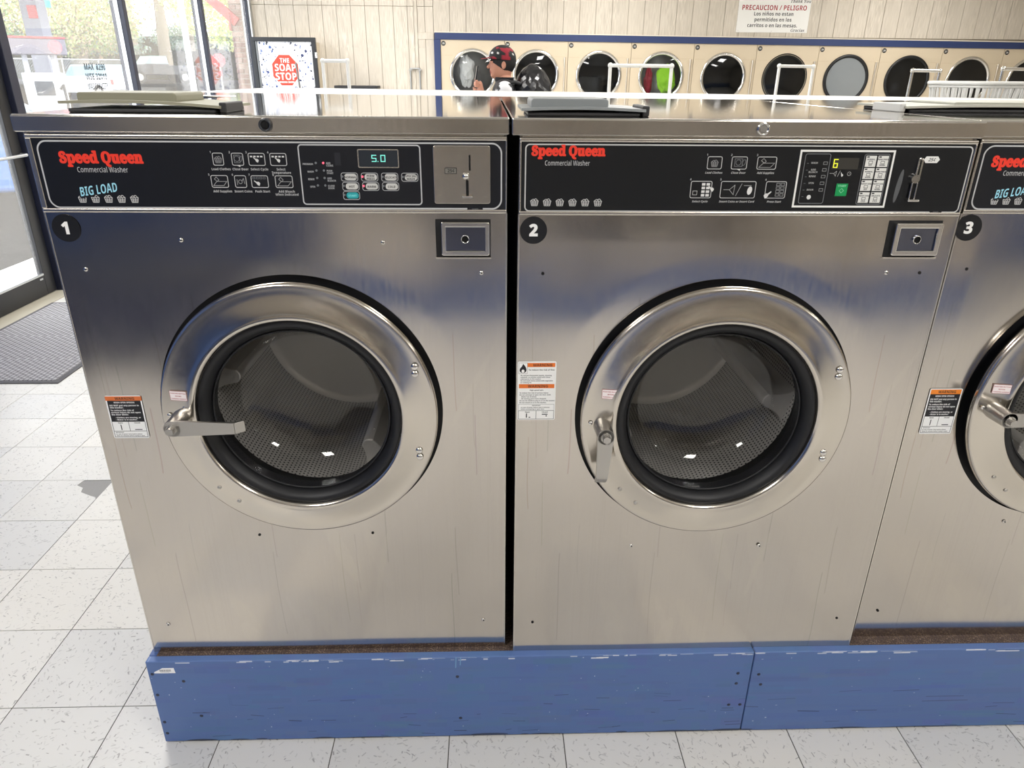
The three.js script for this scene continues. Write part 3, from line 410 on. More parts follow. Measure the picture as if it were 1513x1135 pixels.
    part('coin_slot_shade', bx(X + .004, X + .0066, Y - .056, Y - .029, .003, .0046), M.shadeBlack, cm); part('return_slot_shade', bx(X - .0015, X + .0055, Y - .1, Y - .07, .001, .003), M.shadeBlack, cm); part('return_lever', rbx(X - .010, X + .013, Y - .105, Y - .1005, .001, .016, .002), M.chrome, cm);
    const hx = new THREE.Shape(); [[-.0155, 0], [-.011, .006], [.011, .006], [.0155, 0], [.011, -.006], [-.011, -.006]].forEach(([a, b], i) => (i ? hx.lineTo(a, b) : hx.moveTo(a, b)));
    const hg = ext(hx, .0006); { const p = hg.attributes.position, uv = hg.attributes.uv; for (let i = 0; i < p.count; i++) uv.setXY(i, p.getX(i) / .031 + .5, p.getY(i) / .012 + .5); }
    part('price_sticker', hg, new THREE.MeshStandardMaterial({ map: canvasTex(160, 64, (g) => { g.fillStyle = '#e9e9e5'; g.fillRect(0, 0, 160, 64); g.fillStyle = '#2a2a2c'; g.font = 'italic bold 44px sans-serif'; g.textAlign = 'center'; g.fillText('25¢', 80, 48); }), roughness: .5 }), t).position.set(PX0 + .782, PY1 - .0285, .0032);
  }
  // coin box under the panel
  const B = o.box, cb = part('coin_box', merge([bx(B[0], B[1], B[2], B[3], -.002, .0012)]), M.black, t);
  const fs = roundRectShape(B[1] - B[0] - .017, B[3] - B[2] - .012, .003, B[0] + .013, B[2] + .006), hs = roundRectShape(B[1] - B[0] - .029, B[3] - B[2] - .024, .001, B[0] + .019, B[2] + .012); fs.holes.push(new THREE.Path(hs.getPoints(3)));
  part('coin_box_frame', ext(fs, .010, .002), M.chrome, cb); part('coin_box_face', ext(hs, .007), metal(120, 124, 140, .16), cb);
  const bcx = (B[0] + B[1]) / 2 + .004, bcy = (B[2] + B[3]) / 2; part('lock', merge([latheZ([[.0085, .006], [.0085, .0115], [.0068, .0125], [.0068, .008]], 20).translate(bcx, bcy, 0)]), M.chrome, cb); part('keyhole_shade', cyl([bcx, bcy, .006], [bcx, bcy, .0085], .0066), M.shadeBlack, cb);
  part('coin_box_lip', rbx(B[0] - .001, B[1] + .001, B[2] - .0035, B[2], -.001, .006, .001), M.trim, cb);
  // lid
  const lid = part('lid', rbx(-.014, W + .004, H_LID0, H_LID1, -DEEP - .02, .0075, .0035, 3), M.steelTop, t); part('lid_front', rbx(-.013, W + .003, H_LID0 + .0015, H_LID1 - .003, .006, .0085, .001, 1), M.steelEdge, lid);
  const lk = part('lid_lock', latheZ([[.012, .0085], [.012, .013], [.0105, .0155], [.008, .0155], [.0075, .012], [.001, .012]], 28).translate(o.lock, 1.2575, 0), o.kind === 2 ? M.chrome : std(50, 52, 56, .3), t); part('lock_core', merge([cyl([o.lock, 1.2575, .011], [o.lock, 1.2575, .0145], .0066), bx(o.lock - .0012, o.lock + .0012, 1.2535, 1.2615, .0145, .0152)]), o.kind === 2 ? M.castMetal : M.shadeBlack, lk);
  // number, labels, screws
  const nd = new THREE.CylinderGeometry(.0265, .0265, .0008, 40).rotateX(Math.PI / 2); { const p = nd.attributes.position, uv = nd.attributes.uv; for (let i = 0; i < p.count; i++) uv.setXY(i, p.getX(i) / .053 + .5, p.getY(i) / .053 + .5); }
  part('number_sticker', nd, new THREE.MeshStandardMaterial({ map: numTex(o.num), roughness: .4 }), t, 'round black sticker with a white number').position.set(...o.numAt, .0016);
  { const [g, m] = decal(o.warn[2], o.warn[3], o.warnTex, .45, .004); const w = part('warning_label', g, m, t); w.position.set(o.warn[0], o.warn[1], .0012); w.rotation.z = o.warn[4] || 0; }
  for (const [x, y, empty] of o.screws) { if (empty) part('screw_hole_shade', holeGeo, M.shadeBlack, t).position.set(x, y, .0012); else { const s = part('screw', screwGeo, M.chrome, t); s.position.set(x, y, .001); part('screw_socket_shade', socketGeo, M.shadeBlack, s); } }  // empty holes are black discs standing in for shadow
  // door
  const d = new THREE.Group(); d.name = 'door'; d.position.set(cx, cy, .013); t.add(d);
  part('door_ring', ringGeo, M.ring, d); part('gasket', gasketGeo, M.rubber, d); part('door_glass', glassGeo, M.glass, d); part('glass_lip', glassLipGeo, M.rubber, d);
  part('door_back', latheZ([[.284, -.003], [.27, -.012], [.215, -.012], [.2135, .004]], 72), M.black, d);
  for (const [x, y] of [[.2475, .114], [.2475, .098], [.2485, -.083], [.2495, -.099]]) part('rivet', rivetGeo, M.chrome, d).position.set(x, y, .0215);
  for (const [x, y] of [[-.196, -.172], [-.158, -.208]]) { const s = part('screw', screwGeo, M.castMetal, d); s.position.set(x, y, .0215); }
  const [hx, hy] = o.hub, r = Math.hypot(hx, hy); part('handle_hub', merge([cyl([hx, hy, .018], [hx, hy, .072], .0195, .0175, 28), cyl([hx, hy, .068], [hx, hy, .076], .0178, .0172, 28)]), M.castMetal, d);
  part('hub_bolt', merge([cyl([hx, hy, .076], [hx, hy, .079], .011, .011, 20), cyl([hx, hy, .079], [hx, hy, .091], .0085, .0085, 6)]), M.castMetal, d);
  for (const a of [1.2, 2.9, -1.2]) part('screw', screwGeo, M.chrome, d).position.set(hx + .026 * Math.cos(a), hy + .026 * Math.sin(a), .0222);
  const hs2 = new THREE.Shape(); const L = o.handle; hs2.absarc(0, 0, .0165, Math.PI / 2, -Math.PI / 2, false); hs2.lineTo(L, -.0115); hs2.lineTo(L, .0115); hs2.closePath();
  const hg2 = ext(hs2, .005, .001); const end = ext(roundRectShape(.02, .023, .002, 0, -.0115), .005, .001); end.rotateY(.7); end.translate(L - .001, 0, .0005);
  const hm = part('handle', merge([hg2, end]), M.castMetal, d); hm.position.set(hx, hy, .070); hm.rotation.z = o.handleTurn;
  { const [g, m] = decal(.037, .0215, tagTex, .6); const q = part('instruction_sticker', g, m, d); q.position.set(...o.tag, .0252); q.rotation.y = -.16; }
  if (o.disp) buildDispenser(t, ...o.disp);
  return t;
}
const washer1 = buildWasher({ kind: 1, num: '1', pos: [.22, .28, -.035], w: .886, door: [.448, .675], panel: [.009, .884], tex: panelTexOne, wave: .0035, seed: 3.1, spin: .5, lock: .443, box: [.746, .854, 1.012, 1.086], numAt: [.0355, 1.067], warn: [.0685, .661, .076, .102, 0], warnTex: warnTex(true),
  screws: [[.054, .986], [.25, 1.044], [.642, 1.04], [.835, .979], [.051, .089], [.832, .089], [.31, .352, 1], [.574, .354, 1]], hub: [-.247, .0], handle: .125, handleTurn: 0, tag: [-.245, .052], disp: [.04, .34, -.06, -.25, M.dispenserBeige, 1, .007],
  label: 'stainless front-load washer numbered 1, lit display, handle turned sideways, on the blue plinth end' });
const washer2 = buildWasher({ kind: 2, num: '2', pos: [1.128, .28, -.019], w: .868, door: [.4285, .671], panel: [.003, .865], tex: panelTexTwo, wave: .006, seed: 9.4, spin: 1.3, lock: .45, box: [.731, .838, 1.017, 1.089], numAt: [.0295, 1.068], warn: [.043, .725, .082, .137, 0], warnTex: warnTwoTex,
  screws: [[.05, .982, 1], [.747, .984], [.816, .984, 1], [.047, .093, 1], [.818, .092, 1], [.277, .321], [.585, .317]], hub: [-.245, -.013], handle: .098, handleTurn: -Math.PI / 2 - .03, tag: [-.232, .062], disp: [.006, .245, -.06, -.26, M.dispenserGrey, 1, .001],
  label: 'stainless front-load washer numbered 2 with white keypad panel and handle hanging down' });
const washer3 = buildWasher({ kind: 3, num: '3', pos: [2.02, .28, -.05], w: .88, door: [.41, .675], panel: [.004, .878], tex: panelTexThree, wave: .0035, seed: 5.7, spin: .2, lock: .44, box: [.74, .848, 1.012, 1.086], numAt: [.022, 1.069], warn: [.069, .656, .074, .113, 0], warnTex: warnTex(false),
  screws: [[.041, .984, 1], [.049, .086, 1], [.303, .357]], hub: [-.247, 0], handle: .125, handleTurn: 0, tag: [-.245, .052], disp: [.02, .45, -.32, -.56, M.dispenserPale, -1, .002, .007],
  label: 'stainless front-load washer numbered 3 with BIG LOAD lettering, beside washer 2' });

// ------------------------------------------------------------------ plinth under the washers
const paintTex = canvasTex(2048, 256, (g, w, h) => {        // worn blue paint: chips along the upper edge, scuffs, drips
  g.fillStyle = '#5470a6'; g.fillRect(0, 0, w, h);
  for (let i = 0; i < 500; i++) { g.fillStyle = `rgba(${rr(70, 96)},${rr(96, 124)},${rr(146, 176)},${rr(.1, .35)})`; g.fillRect(rnd() * w, rnd() * h, rr(10, 140), rr(2, 26)); }
  for (let i = 0; i < 70; i++) { g.fillStyle = `rgba(236,236,238,${rr(.5, 1)})`; g.fillRect(rnd() * w, rr(0, 9), rr(4, 46), rr(1, 4)); }
  for (let i = 0; i < 60; i++) { g.fillStyle = `rgba(235,235,235,${rr(.4, .9)})`; g.beginPath(); g.ellipse(rnd() * w, rr(20, h), rr(.6, 2.2), rr(.6, 1.8), 0, 0, 7); g.fill(); }
  for (let i = 0; i < 46; i++) { g.strokeStyle = `rgba(24,34,60,${rr(.2, .6)})`; g.lineWidth = rr(1, 2.6); const x = rnd() * w, y = rr(120, h - 10), l = rr(6, 60); g.beginPath(); g.moveTo(x, y); g.lineTo(x + l, y + rr(-4, 4)); g.stroke(); }
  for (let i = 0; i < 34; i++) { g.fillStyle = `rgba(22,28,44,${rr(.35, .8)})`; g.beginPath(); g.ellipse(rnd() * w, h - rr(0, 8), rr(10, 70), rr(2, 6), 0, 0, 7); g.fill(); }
  for (const [x, l] of [[1160, 0], [930, 34], [944, 26]]) if (l) { g.strokeStyle = 'rgba(120,170,205,.8)'; g.lineWidth = 3; g.beginPath(); g.moveTo(x, 0); g.lineTo(x - 2, l); g.stroke(); }
}, false);
const dripTex = canvasTex(1024, 256, (g, w, h) => { g.drawImage(paintTex.image, 300, 0, 1024, 256, 0, 0, w, h); for (let i = 0; i < 8; i++) { const x = 640 + i * 13, l = [60, 90, 110, 70, 215, 60, 80, 40][i]; g.strokeStyle = 'rgba(104,160,196,.75)'; g.lineWidth = 3; g.beginPath(); g.moveTo(x, 0); g.lineTo(x - l * .16, l); g.stroke(); } g.strokeStyle = 'rgba(40,48,74,.5)'; g.lineWidth = 2; g.beginPath(); g.moveTo(330, 150); g.lineTo(400, 150); g.moveTo(325, 165); g.lineTo(410, 164); g.stroke(); }, false);
const grimeTex = dataTex(256, (x, y, n) => { const a = wrapN(x, y, n, 40, 3), b = wrapN(x, y, n, 90, 7); return a * b > .34 ? [128, 112, 100] : [52 + 46 * a, 42 + 38 * a, 38 + 34 * b]; }, true, 14);
const PLX0 = .211, PLX1 = 4.7;
{
  const t = thing('plinth', 'long blue painted wooden plinth carrying the numbered washers', 'plinth', [0, 0, 0]);
  part('plinth_core', bx(PLX0 + .02, PLX1, 0, .2795, -1.45, -.02), new THREE.MeshStandardMaterial({ map: grimeTex, roughness: .9 }), t);
  const mk = (x0, x1, tex, len) => { const g = rbx(x0, x1, .004, .28, -.021, 0, .003); const p = g.attributes.position, uv = g.attributes.uv; for (let i = 0; i < p.count; i++) uv.setXY(i, (p.getX(i) - x0) / len, g.attributes.normal.getY(i) > .5 ? .8 : p.getY(i) / .2815); return part('plinth_board', g, new THREE.MeshStandardMaterial({ map: tex, roughness: .48 }), t); };
  const b1 = mk(PLX0, 1.7435, paintTex, 1.7), b2 = mk(1.7455, 3.9, dripTex, 1.5);
  part('plinth_end_board', rbx(PLX0, PLX0 + .02, .004, .28, -1.45, -.022, .003), M.blue, t);
  for (const [x, y] of [[.295, .215], [.32, .095], [.985, .215], [.99, .07], [1.71, .21], [1.765, .205], [1.71, .175], [1.775, .17], [1.70, .10], [1.73, .10]]) part('nail_head', screwGeo, M.navy, t).position.set(x, y, -.0005);
  for (const y of [.24, .17, .075, .035]) part('nail_head', screwGeo, M.navy, t).position.set(.222, y, -.0005);
  const tg = new THREE.Shape(); [[0, 0], [.052, 0], [.05, .0165], [.022, .0165], [0, .004]].forEach(([a, b], i) => (i ? tg.lineTo(a, b) : tg.moveTo(a, b)));
  const g = ext(tg, .0005); const p = g.attributes.position, uv = g.attributes.uv; for (let i = 0; i < p.count; i++) uv.setXY(i, p.getX(i) / .052, p.getY(i) / .0165);
  part('barcode_sticker', g, new THREE.MeshStandardMaterial({ map: canvasTex(256, 84, (c, w, h) => { c.fillStyle = '#f4f4f6'; c.fillRect(0, 0, w, h); c.fillStyle = '#55565a'; let x = 70; while (x < 205) { const b = rr(1.5, 5); c.fillRect(x, 22, b, 34); x += b + rr(2, 5); } c.fillRect(76, 62, 110, 4); }), roughness: .5 }), t, 'torn white barcode sticker').position.set(.228, .243, 0);
}
// stainless and white service cover behind the washers
{
  const t = thing('service_bulkhead', 'white topped service bulkhead running behind the numbered washers', 'bulkhead', [0, 0, 0]); t.rotation.z = -.006;
  part('bulkhead_body', bx(.30, 5.2, 0, 1.53, -2.98, -1.46), M.white, t);
  part('white_top', rbx(-.17, 5.2, 1.531, 1.553, -3.05, -1.9, .004), M.white, t);
  part('steel_cover', rbx(-.15, 5.2, 1.531, 1.5515, -1.895, -1.40, .003), M.steelTop, t);
  part('bracket', merge([bx(-.1, .32, 1.49, 1.531, -2.2, -2.16), bx(-.1, .32, 1.49, 1.531, -2.8, -2.76)]), M.white, t);
}
// washers across the aisle and one behind the bulkhead
{
  const t = thing('plinth', 'blue painted plinth across the aisle, mirrored in the washer fronts', 'plinth', [0, 0, 0]);
  part('plinth_core', bx(-.08, 4.65, 0, .349, 3.54, 4.95), M.blue, t); part('plinth_board', rbx(-.1, 4.65, .004, .35, 3.5, 3.525, .003), M.blue, t);
  for (let i = 0; i < 5; i++) {
    const r = dup(i % 2 ? washer2 : washer1, [-.08 + .89 + i * .93, .35, 3.55], Math.PI, 'stainless front-load washer across the aisle on the opposite blue plinth'); r.userData.group = 'washers across the aisle';
    for (const c of [...r.children]) if (c.name === 'number_sticker' || c.name.startsWith('dispenser') || c.name === 'hinge_clip') r.remove(c);
  }
}
// unseen dark cabinet, added to darken the mirror image in washer 1
{
  const t = thing('added_dark_cabinet', 'unseen dark navy cabinet, added across the aisle to darken the reflection in washer 1', 'cabinet', [-1.35, 0, 2.75]), cabMat = std(62, 68, 92, .5);
  part('body', rbx(-.85, .85, .06, .62, -.35, .35, .006), cabMat, t); part('top', rbx(-.87, .87, .62, .65, -.37, .37, .006), std(70, 74, 84, .4), t); part('kick', bx(-.82, .82, 0, .06, -.3, .33), cabMat, t);
  for (const k of [-1, 1]) { const d = part('cabinet_door', rbx(k * .42 - .405, k * .42 + .405, .09, .60, -.37, -.351, .004), cabMat, t); part('handle', cyl([k * .06, .4, -.395], [k * .06, .56, -.395], .008), M.chrome, d); }
}
// entrance mat
{
  const t = thing('entrance_mat', 'grey ribbed entrance mat lying inside the glass door', 'mat', [-1.83, 0, -3.18]);
  const mt = dataTex(256, (x, y, n) => { const a = Math.floor(x / 16) % 2, yy = (y + a * 12) % 24, xx = x % 16; return yy < 17 && xx > 2 && xx < 14 ? 215 : 60; }, false, 1); mt.repeat.set(1 / .42, 1 / .42);
  const mc = dataTex(256, (x, y, n) => { const a = Math.floor(x / 16) % 2, yy = (y + a * 12) % 24, xx = x % 16, k = 20 * wrapN(x, y, n, 30, 3); return yy < 17 && xx > 2 && xx < 14 ? [158 + k, 157 + k, 160 + k] : [112 + k, 111 + k, 114 + k]; }, true, 1); mc.repeat.set(1 / .42, 1 / .42);
  part('ribbed_pile', rbx(-.42, .42, 0, .011, -.75, .75, .004), new THREE.MeshStandardMaterial({ map: mc, bumpMap: mt, bumpScale: .004, roughness: .9 }), t);
  part('rubber_border', rbx(-.45, .45, 0, .007, -.78, .78, .003), std(88, 87, 90, .8), t);
}

// ------------------------------------------------------------------ dryers along the back wall
const dryerMat = std(206, 191, 166, .5), DP = .957, DX0 = .354, DTOP = 2.118;
const dryRing = latheZ([[.335, -.02], [.349, -.005], [.352, .012], [.343, .026], [.325, .030], [.308, .022], [.302, .004]], 72), dryGlass = latheZ([[.303, .008], [.2, .016], [.1, .021], [.001, .022]], 48), drySeal = latheZ([[.36, -.002], [.335, .004], [.335, -.03]], 48);
const dryDrum = latheZ([[.33, -.02], [.36, -.05], [.36, -.55], [.001, -.56]], 40), dryPanel = holedPanel(DP - .006, DTOP - .07, (DP - .006) / 2, 1.585, .33, () => 0, 64, 6).translate(0, .07, 0);
const smokeDim = new THREE.MeshPhysicalMaterial({ color: lin(112, 115, 120), transmission: 1, thickness: 0, roughness: .02, ior: 1.5 }), darkDrum = metal(176, 176, 174, .4), clearTint = new THREE.MeshPhysicalMaterial({ color: lin(226, 228, 230), transmission: 1, thickness: 0, roughness: .02, ior: 1.5 });  // smoked door glass, its tint deepened to stand in for dim drum interiors
const dryerLooks = ['with white cloth behind its glass', 'half hidden behind the bag carrier', 'beside the second chrome ringed one', 'holding red and lime green clothes', 'right of the one holding lime green clothes', 'with a thin black seal instead of a ring', 'with black ring and pale grey glass', 'with black ring and blue glints', 'behind the white laundry basket', 'at the far end of the row'];
for (let i = 0; i < 10; i++) {
  const t = thing('tumble_dryer', 'beige wall dryer numbered ' + (35 - i) + ', ' + dryerLooks[i], 'dryer', [DX0 + i * DP, -.0055 * i * DP, ZB + .02], 0, 'beige dryers along the back wall');
  const pw = DP - .006, cx = pw / 2, cy = 1.655;
  part('front_panel', dryPanel, dryerMat, t); part('cabinet', merge([bx(0, .004, .06, DTOP, -.7, -.001), bx(pw - .004, pw, .06, DTOP, -.7, -.001), bx(0, pw, DTOP - .004, DTOP, -.7, -.001), bx(0, pw, .06, DTOP, -.704, -.7)]), dryerMat, t);
  const dr = part('drum', dryDrum, darkDrum, t); dr.position.set(cx, cy, 0); 
  const black = i === 6 || i === 7, none = i === 5;
  const ring = part('door_ring', none ? drySeal : dryRing, black ? M.black : none ? M.rubber : M.chrome, t); ring.position.set(cx, cy, 0);
  part('door_glass', dryGlass, i === 6 ? new THREE.MeshPhysicalMaterial({ color: lin(150, 156, 160), roughness: .12, metalness: .3 }) : i === 0 || i === 3 ? clearTint : smokeDim, ring);
  const nt = canvasTex(64, 64, (g) => { g.fillStyle = '#17181b'; g.fillRect(0, 0, 64, 64); g.fillStyle = '#e8e6e0'; g.font = 'bold 34px sans-serif'; g.textAlign = 'center'; g.fillText(String(35 - i), 32, 44); });
  const nd = new THREE.CylinderGeometry(.033, .033, .002, 24).rotateX(Math.PI / 2); { const p = nd.attributes.position, uv = nd.attributes.uv; for (let k = 0; k < p.count; k++) uv.setXY(k, p.getX(k) / .066 + .5, p.getY(k) / .066 + .5); }
  part('number_badge', nd, new THREE.MeshStandardMaterial({ map: nt, roughness: .5 }), t).position.set(.042, DTOP - .05, .002);
  for (const x of [.14, .80]) part('screw', screwGeo, M.castMetal, t).position.set(x, DTOP - .022, .001);
  part('hinge_rod', merge([cyl([pw - .045, 1.1, .014], [pw - .045, 1.86, .014], .011, .011, 10), cyl([pw - .045, 1.82, .014], [pw - .045, 1.9, .014], .015, .015, 10), bx(pw - .06, pw - .03, 1.86, 1.89, 0, .014)]), metal(214, 206, 192, .35), t);
  part('access_seam', merge([bx(cx + .28, pw - .06, 1.905, 1.909, 0, .002), bx(.012, cx - .3, 1.905, 1.909, 0, .002)]), std(196, 178, 150, .6), t);
}
// laundry seen behind two dryer doors: real bundles pressed to the glass
function bundle(name, label, mat, x, y, sx, sy, sd) {
  const g = new THREE.IcosahedronGeometry(1, 5), p = g.attributes.position;
  for (let i = 0; i < p.count; i++) { const a = p.getX(i), b = p.getY(i), c = p.getZ(i), n = 1 + .5 * (vnoise(a * 2.2 + sd, b * 2.2, c * 2.2) - .5) + .22 * (vnoise(a * 6 + sd, b * 5, c * 6) - .5); p.setXYZ(i, a * n * sx, b * n * sy, c * n * .07); }
  g.computeVertexNormals(); const m = solo(name, g, mat, label, 'laundry'); m.position.set(x, y, ZB - .065); return m;
}
bundle('laundry_bundle', 'crumpled white cloth behind the glass of the first dryer', std(214, 214, 210, .8), DX0 + .38, 1.70, .11, .20, 2);
bundle('laundry_bundle', 'lime green garment behind a dryer door', std(150, 214, 44, .8), DX0 + 3 * DP + .58, 1.60, .15, .20, 5);
bundle('laundry_bundle', 'dark red garment beside the lime green one behind a dryer door', std(140, 26, 44, .8), DX0 + 3 * DP + .30, 1.58, .06, .19, 8);
// blue frame round the dryers
{
  const t = struct('trim_7', merge([rbx(.256, XR - .1, DTOP + .002, 2.212, ZB, ZB + .04, .004).translate(-.3, 0, 0).rotateZ(-.0055).translate(.3, 0, 0), rbx(.256, .350, 0, DTOP + .002, ZB, ZB + .04, .004)]), std(40, 56, 100, .5));
  part('trim_cap', bx(.25, XR - .1, 2.212, 2.224, ZB, ZB + .045).translate(-.3, 0, 0).rotateZ(-.0055).translate(.3, 0, 0), std(224, 216, 200, .6), t);
}
// caution sign
{
  const st = canvasTex(1024, 512, (g, w, h) => {
    g.fillStyle = '#e9e8e4'; g.fillRect(0, 0, w, h); g.textAlign = 'center';
    g.fillStyle = '#26262a'; g.font = 'italic bold 54px serif'; g.fillText('Thank You', w * .85, 132);
    g.save(); g.fillStyle = '#9c2630'; g.font = 'bold 86px sans-serif'; g.translate(w * .5, 228); g.scale(930 / g.measureText('PRECAUCION / PELIGRO').width, 1); g.fillText('PRECAUCION / PELIGRO', 0, 0); g.restore();
    g.fillStyle = '#2c2c30'; g.font = 'bold 64px sans-serif'; ['Los niños no estan', 'permitidos en los', 'carritos o en las mesas.'].forEach((t, i) => g.fillText(t, w * .5, 297 + i * 73)); g.font = 'italic bold 52px serif'; g.fillText('Gracias', w * .86, 498);
  });
  const t = thing('caution_sign', 'white wall sign reading PRECAUCION / PELIGRO above the dryers', 'sign', [5.32, 2.53, ZB]);
  const g = new THREE.BoxGeometry(1.08, .54, .006); g.translate(0, 0, .004); part('sign_board', g, new THREE.MeshStandardMaterial({ map: st, roughness: .5 }), t);
  for (const [x, y] of [[-.51, -.245], [0, -.25], [.51, -.255], [-.51, .245], [.51, .245]]) part('screw', screwGeo, M.castMetal, t).position.set(x, y, .007);
}
// soap vending cabinet
{
  const tx = canvasTex(640, 640, (g, w, h) => {
    g.fillStyle = '#eeeff2'; g.fillRect(0, 0, w, h);
    for (let i = 0; i < 150; i++) { const x = rnd() * w, y = rnd() * h, r = rr(3, 12), big = rnd() < .14; g.fillStyle = ['#1d2c5c', '#2a3f78', '#20283e', '#3a5a9a'][Math.floor(rnd() * 4)]; g.beginPath(); g.ellipse(x, y, r * (big ? 1.5 : .8), r * (big ? 1.3 : 1), rr(-1, 1), 0, 7); g.fill(); if (rnd() < .6) { g.beginPath(); g.ellipse(x + rr(-6, 6), y - r * 2, r * .3, r, rr(-.4, .4), 0, 7); g.fill(); } if (big) for (let k = 0; k < 5; k++) { g.beginPath(); g.ellipse(x + rr(-24, 24), y + rr(-20, 20), rr(2, 7), rr(2, 6), 0, 0, 7); g.fill(); } }
    const o = (R, c) => { g.fillStyle = c; g.beginPath(); for (let k = 0; k < 8; k++) { const a = Math.PI / 8 + k * Math.PI / 4; g.lineTo(310 + R * Math.cos(a), 306 + R * 1.1 * Math.sin(a)); } g.fill(); }; o(172, '#ffffff'); o(160, '#e2412c');
    g.fillStyle = '#fff'; g.textAlign = 'center'; for (const [t, y, px, ww] of [['THE', 224, 66, 112], ['SOAP', 314, 106, 250], ['STOP', 408, 106, 250], ['VENDING CENTER', 442, 26, 180]]) { g.save(); g.font = `bold ${px}px sans-serif`; g.translate(310, y); g.scale(ww / g.measureText(t).width, 1); g.fillText(t, 0, 0); g.restore(); }
  });
  const t = thing('soap_vending_cabinet', 'soap vending cabinet reading THE SOAP STOP in a black frame, by the window corner', 'vending machine', [-1.87, 0, ZB]);
  part('cabinet', rbx(-.42, .42, .5, 2.06, .005, .40, .006), std(206, 194, 172, .6), t);
  part('sign_face', new THREE.PlaneGeometry(.80, .80).translate(0, 1.66, .408), new THREE.MeshStandardMaterial({ map: tx, roughness: .35 }), t, 'white sign face with a red octagon');
  part('black_frame', merge([rbx(-.46, .46, 2.055, 2.11, .38, .44, .006), rbx(-.46, -.40, .48, 2.06, .38, .44, .006), rbx(.40, .46, .48, 2.06, .38, .44, .006), rbx(-.46, .46, .46, .52, .38, .44, .006)]), std(34, 36, 40, .4), t);
  part('inner_bezel', merge([rbx(-.402, -.375, .52, 2.055, .40, .425, .003)]), metal(120, 122, 124, .4), t);
  part('vend_doors', merge([rbx(-.36, .36, .6, 1.2, .40, .415, .004)]), M.white, t);
  part('handle_rail', cyl([.19, 1.2, .43], [.15, 1.78, .43], .012), metal(130, 130, 128, .4), t);
  part('lock_block', rbx(.44, .475, 1.84, 1.92, .38, .45, .006), M.chrome, t);
  const t2 = thing('small_vending_box', 'low black topped wall box beside the soap cabinet', 'box', [-.90, 0, ZB]);
  part('body', rbx(-.29, .29, .9, 1.44, .01, .30, .006), M.white, t2); part('black_lid', rbx(-.32, .32, 1.44, 1.478, .005, .32, .006), std(30, 31, 34, .5), t2);
  const ex = thing('conduit_loop', 'thin grey metal conduit loop fixed to the boarded wall', 'conduit', [.45, 0, ZB]); part('pipe', poly([[-.56, 1.2, .03], [-.56, 1.72, .03], [-.42, 1.72, .03], [-.42, 1.2, .03]], .012), metal(170, 172, 172, .35), ex); part('strap', merge([bx(-.59, -.53, 1.69, 1.71, 0, .045), bx(-.45, -.39, 1.69, 1.71, 0, .045)]), M.castMetal, ex);
}
// laundry carts with hanging rails
function cart(pos, w, h, mat, turn, label) {
  const t = thing('laundry_cart', label, 'cart', pos, turn, 'rolling laundry carts with hanging rails');
  const d = .5; part('rail', poly([[-w / 2, .3, 0], [-w / 2, h, 0], [w / 2, h, 0], [w / 2, .3, 0]], .0125, 10), mat, t);
  part('elbow', new THREE.SphereGeometry(.019, 12, 8).translate(-w / 2, h, 0), mat, t); part('elbow', new THREE.SphereGeometry(.019, 12, 8).translate(w / 2, h, 0), mat, t);
  part('base_frame', merge([poly([[-w / 2, .14, -d / 2], [w / 2, .14, -d / 2], [w / 2, .14, d / 2], [-w / 2, .14, d / 2], [-w / 2, .14, -d / 2]], .012), cyl([-w / 2, .14, 0], [-w / 2, .3, 0], .013), cyl([w / 2, .14, 0], [w / 2, .3, 0], .013)]), mat, t);
  const wires = []; for (let i = 0; i <= 10; i++) { const x = -w / 2 + w * i / 10; wires.push(poly([[x, .85, -d / 2], [x * .9, .4, -d / 2 + .04], [x * .9, .4, d / 2 - .04], [x, .85, d / 2]], .0025, 5)); } for (const y of [.4, .55, .7, .85]) { const k = y > .8 ? 1 : .95; wires.push(poly([[-w / 2 * k, y, -d / 2], [w / 2 * k, y, -d / 2], [w / 2 * k, y, d / 2], [-w / 2 * k, y, d / 2], [-w / 2 * k, y, -d / 2]], y > .8 ? .006 : .0025, 5)); }
  part('wire_basket', merge(wires), M.chrome, t);
  for (const x of [-1, 1]) for (const z of [-1, 1]) part('caster', merge([cyl([x * w / 2 - .012, .05, z * d / 2], [x * w / 2 + .012, .05, z * d / 2], .05, .05, 16), cyl([x * w / 2, .05, z * d / 2], [x * w / 2, .14, z * d / 2], .01)]), M.darkPlastic, t);
  return t;
}
const whitePipe = std(232, 232, 228, .4);
cart([-.05, 0, -4.35], .19, 1.715, whitePipe, -.2, 'laundry cart with white rail in front of the soap cabinet');
cart([2.16, 0, -4.15], .46, 1.70, whitePipe, .15, 'laundry cart with wide white rail before the lime green laundry dryer');
cart([3.64, 0, -5.04], .37, 1.72, whitePipe, .38, 'laundry cart with white rail before the black sealed dryer');
cart([4.755, 0, -5.05], .36, 1.695, M.chrome, .45, 'laundry cart with chrome rail left of the laundry basket');
cart([5.30, 0, -4.70], .46, 1.71, M.chrome, .5, 'laundry cart with chrome rail behind the laundry basket');
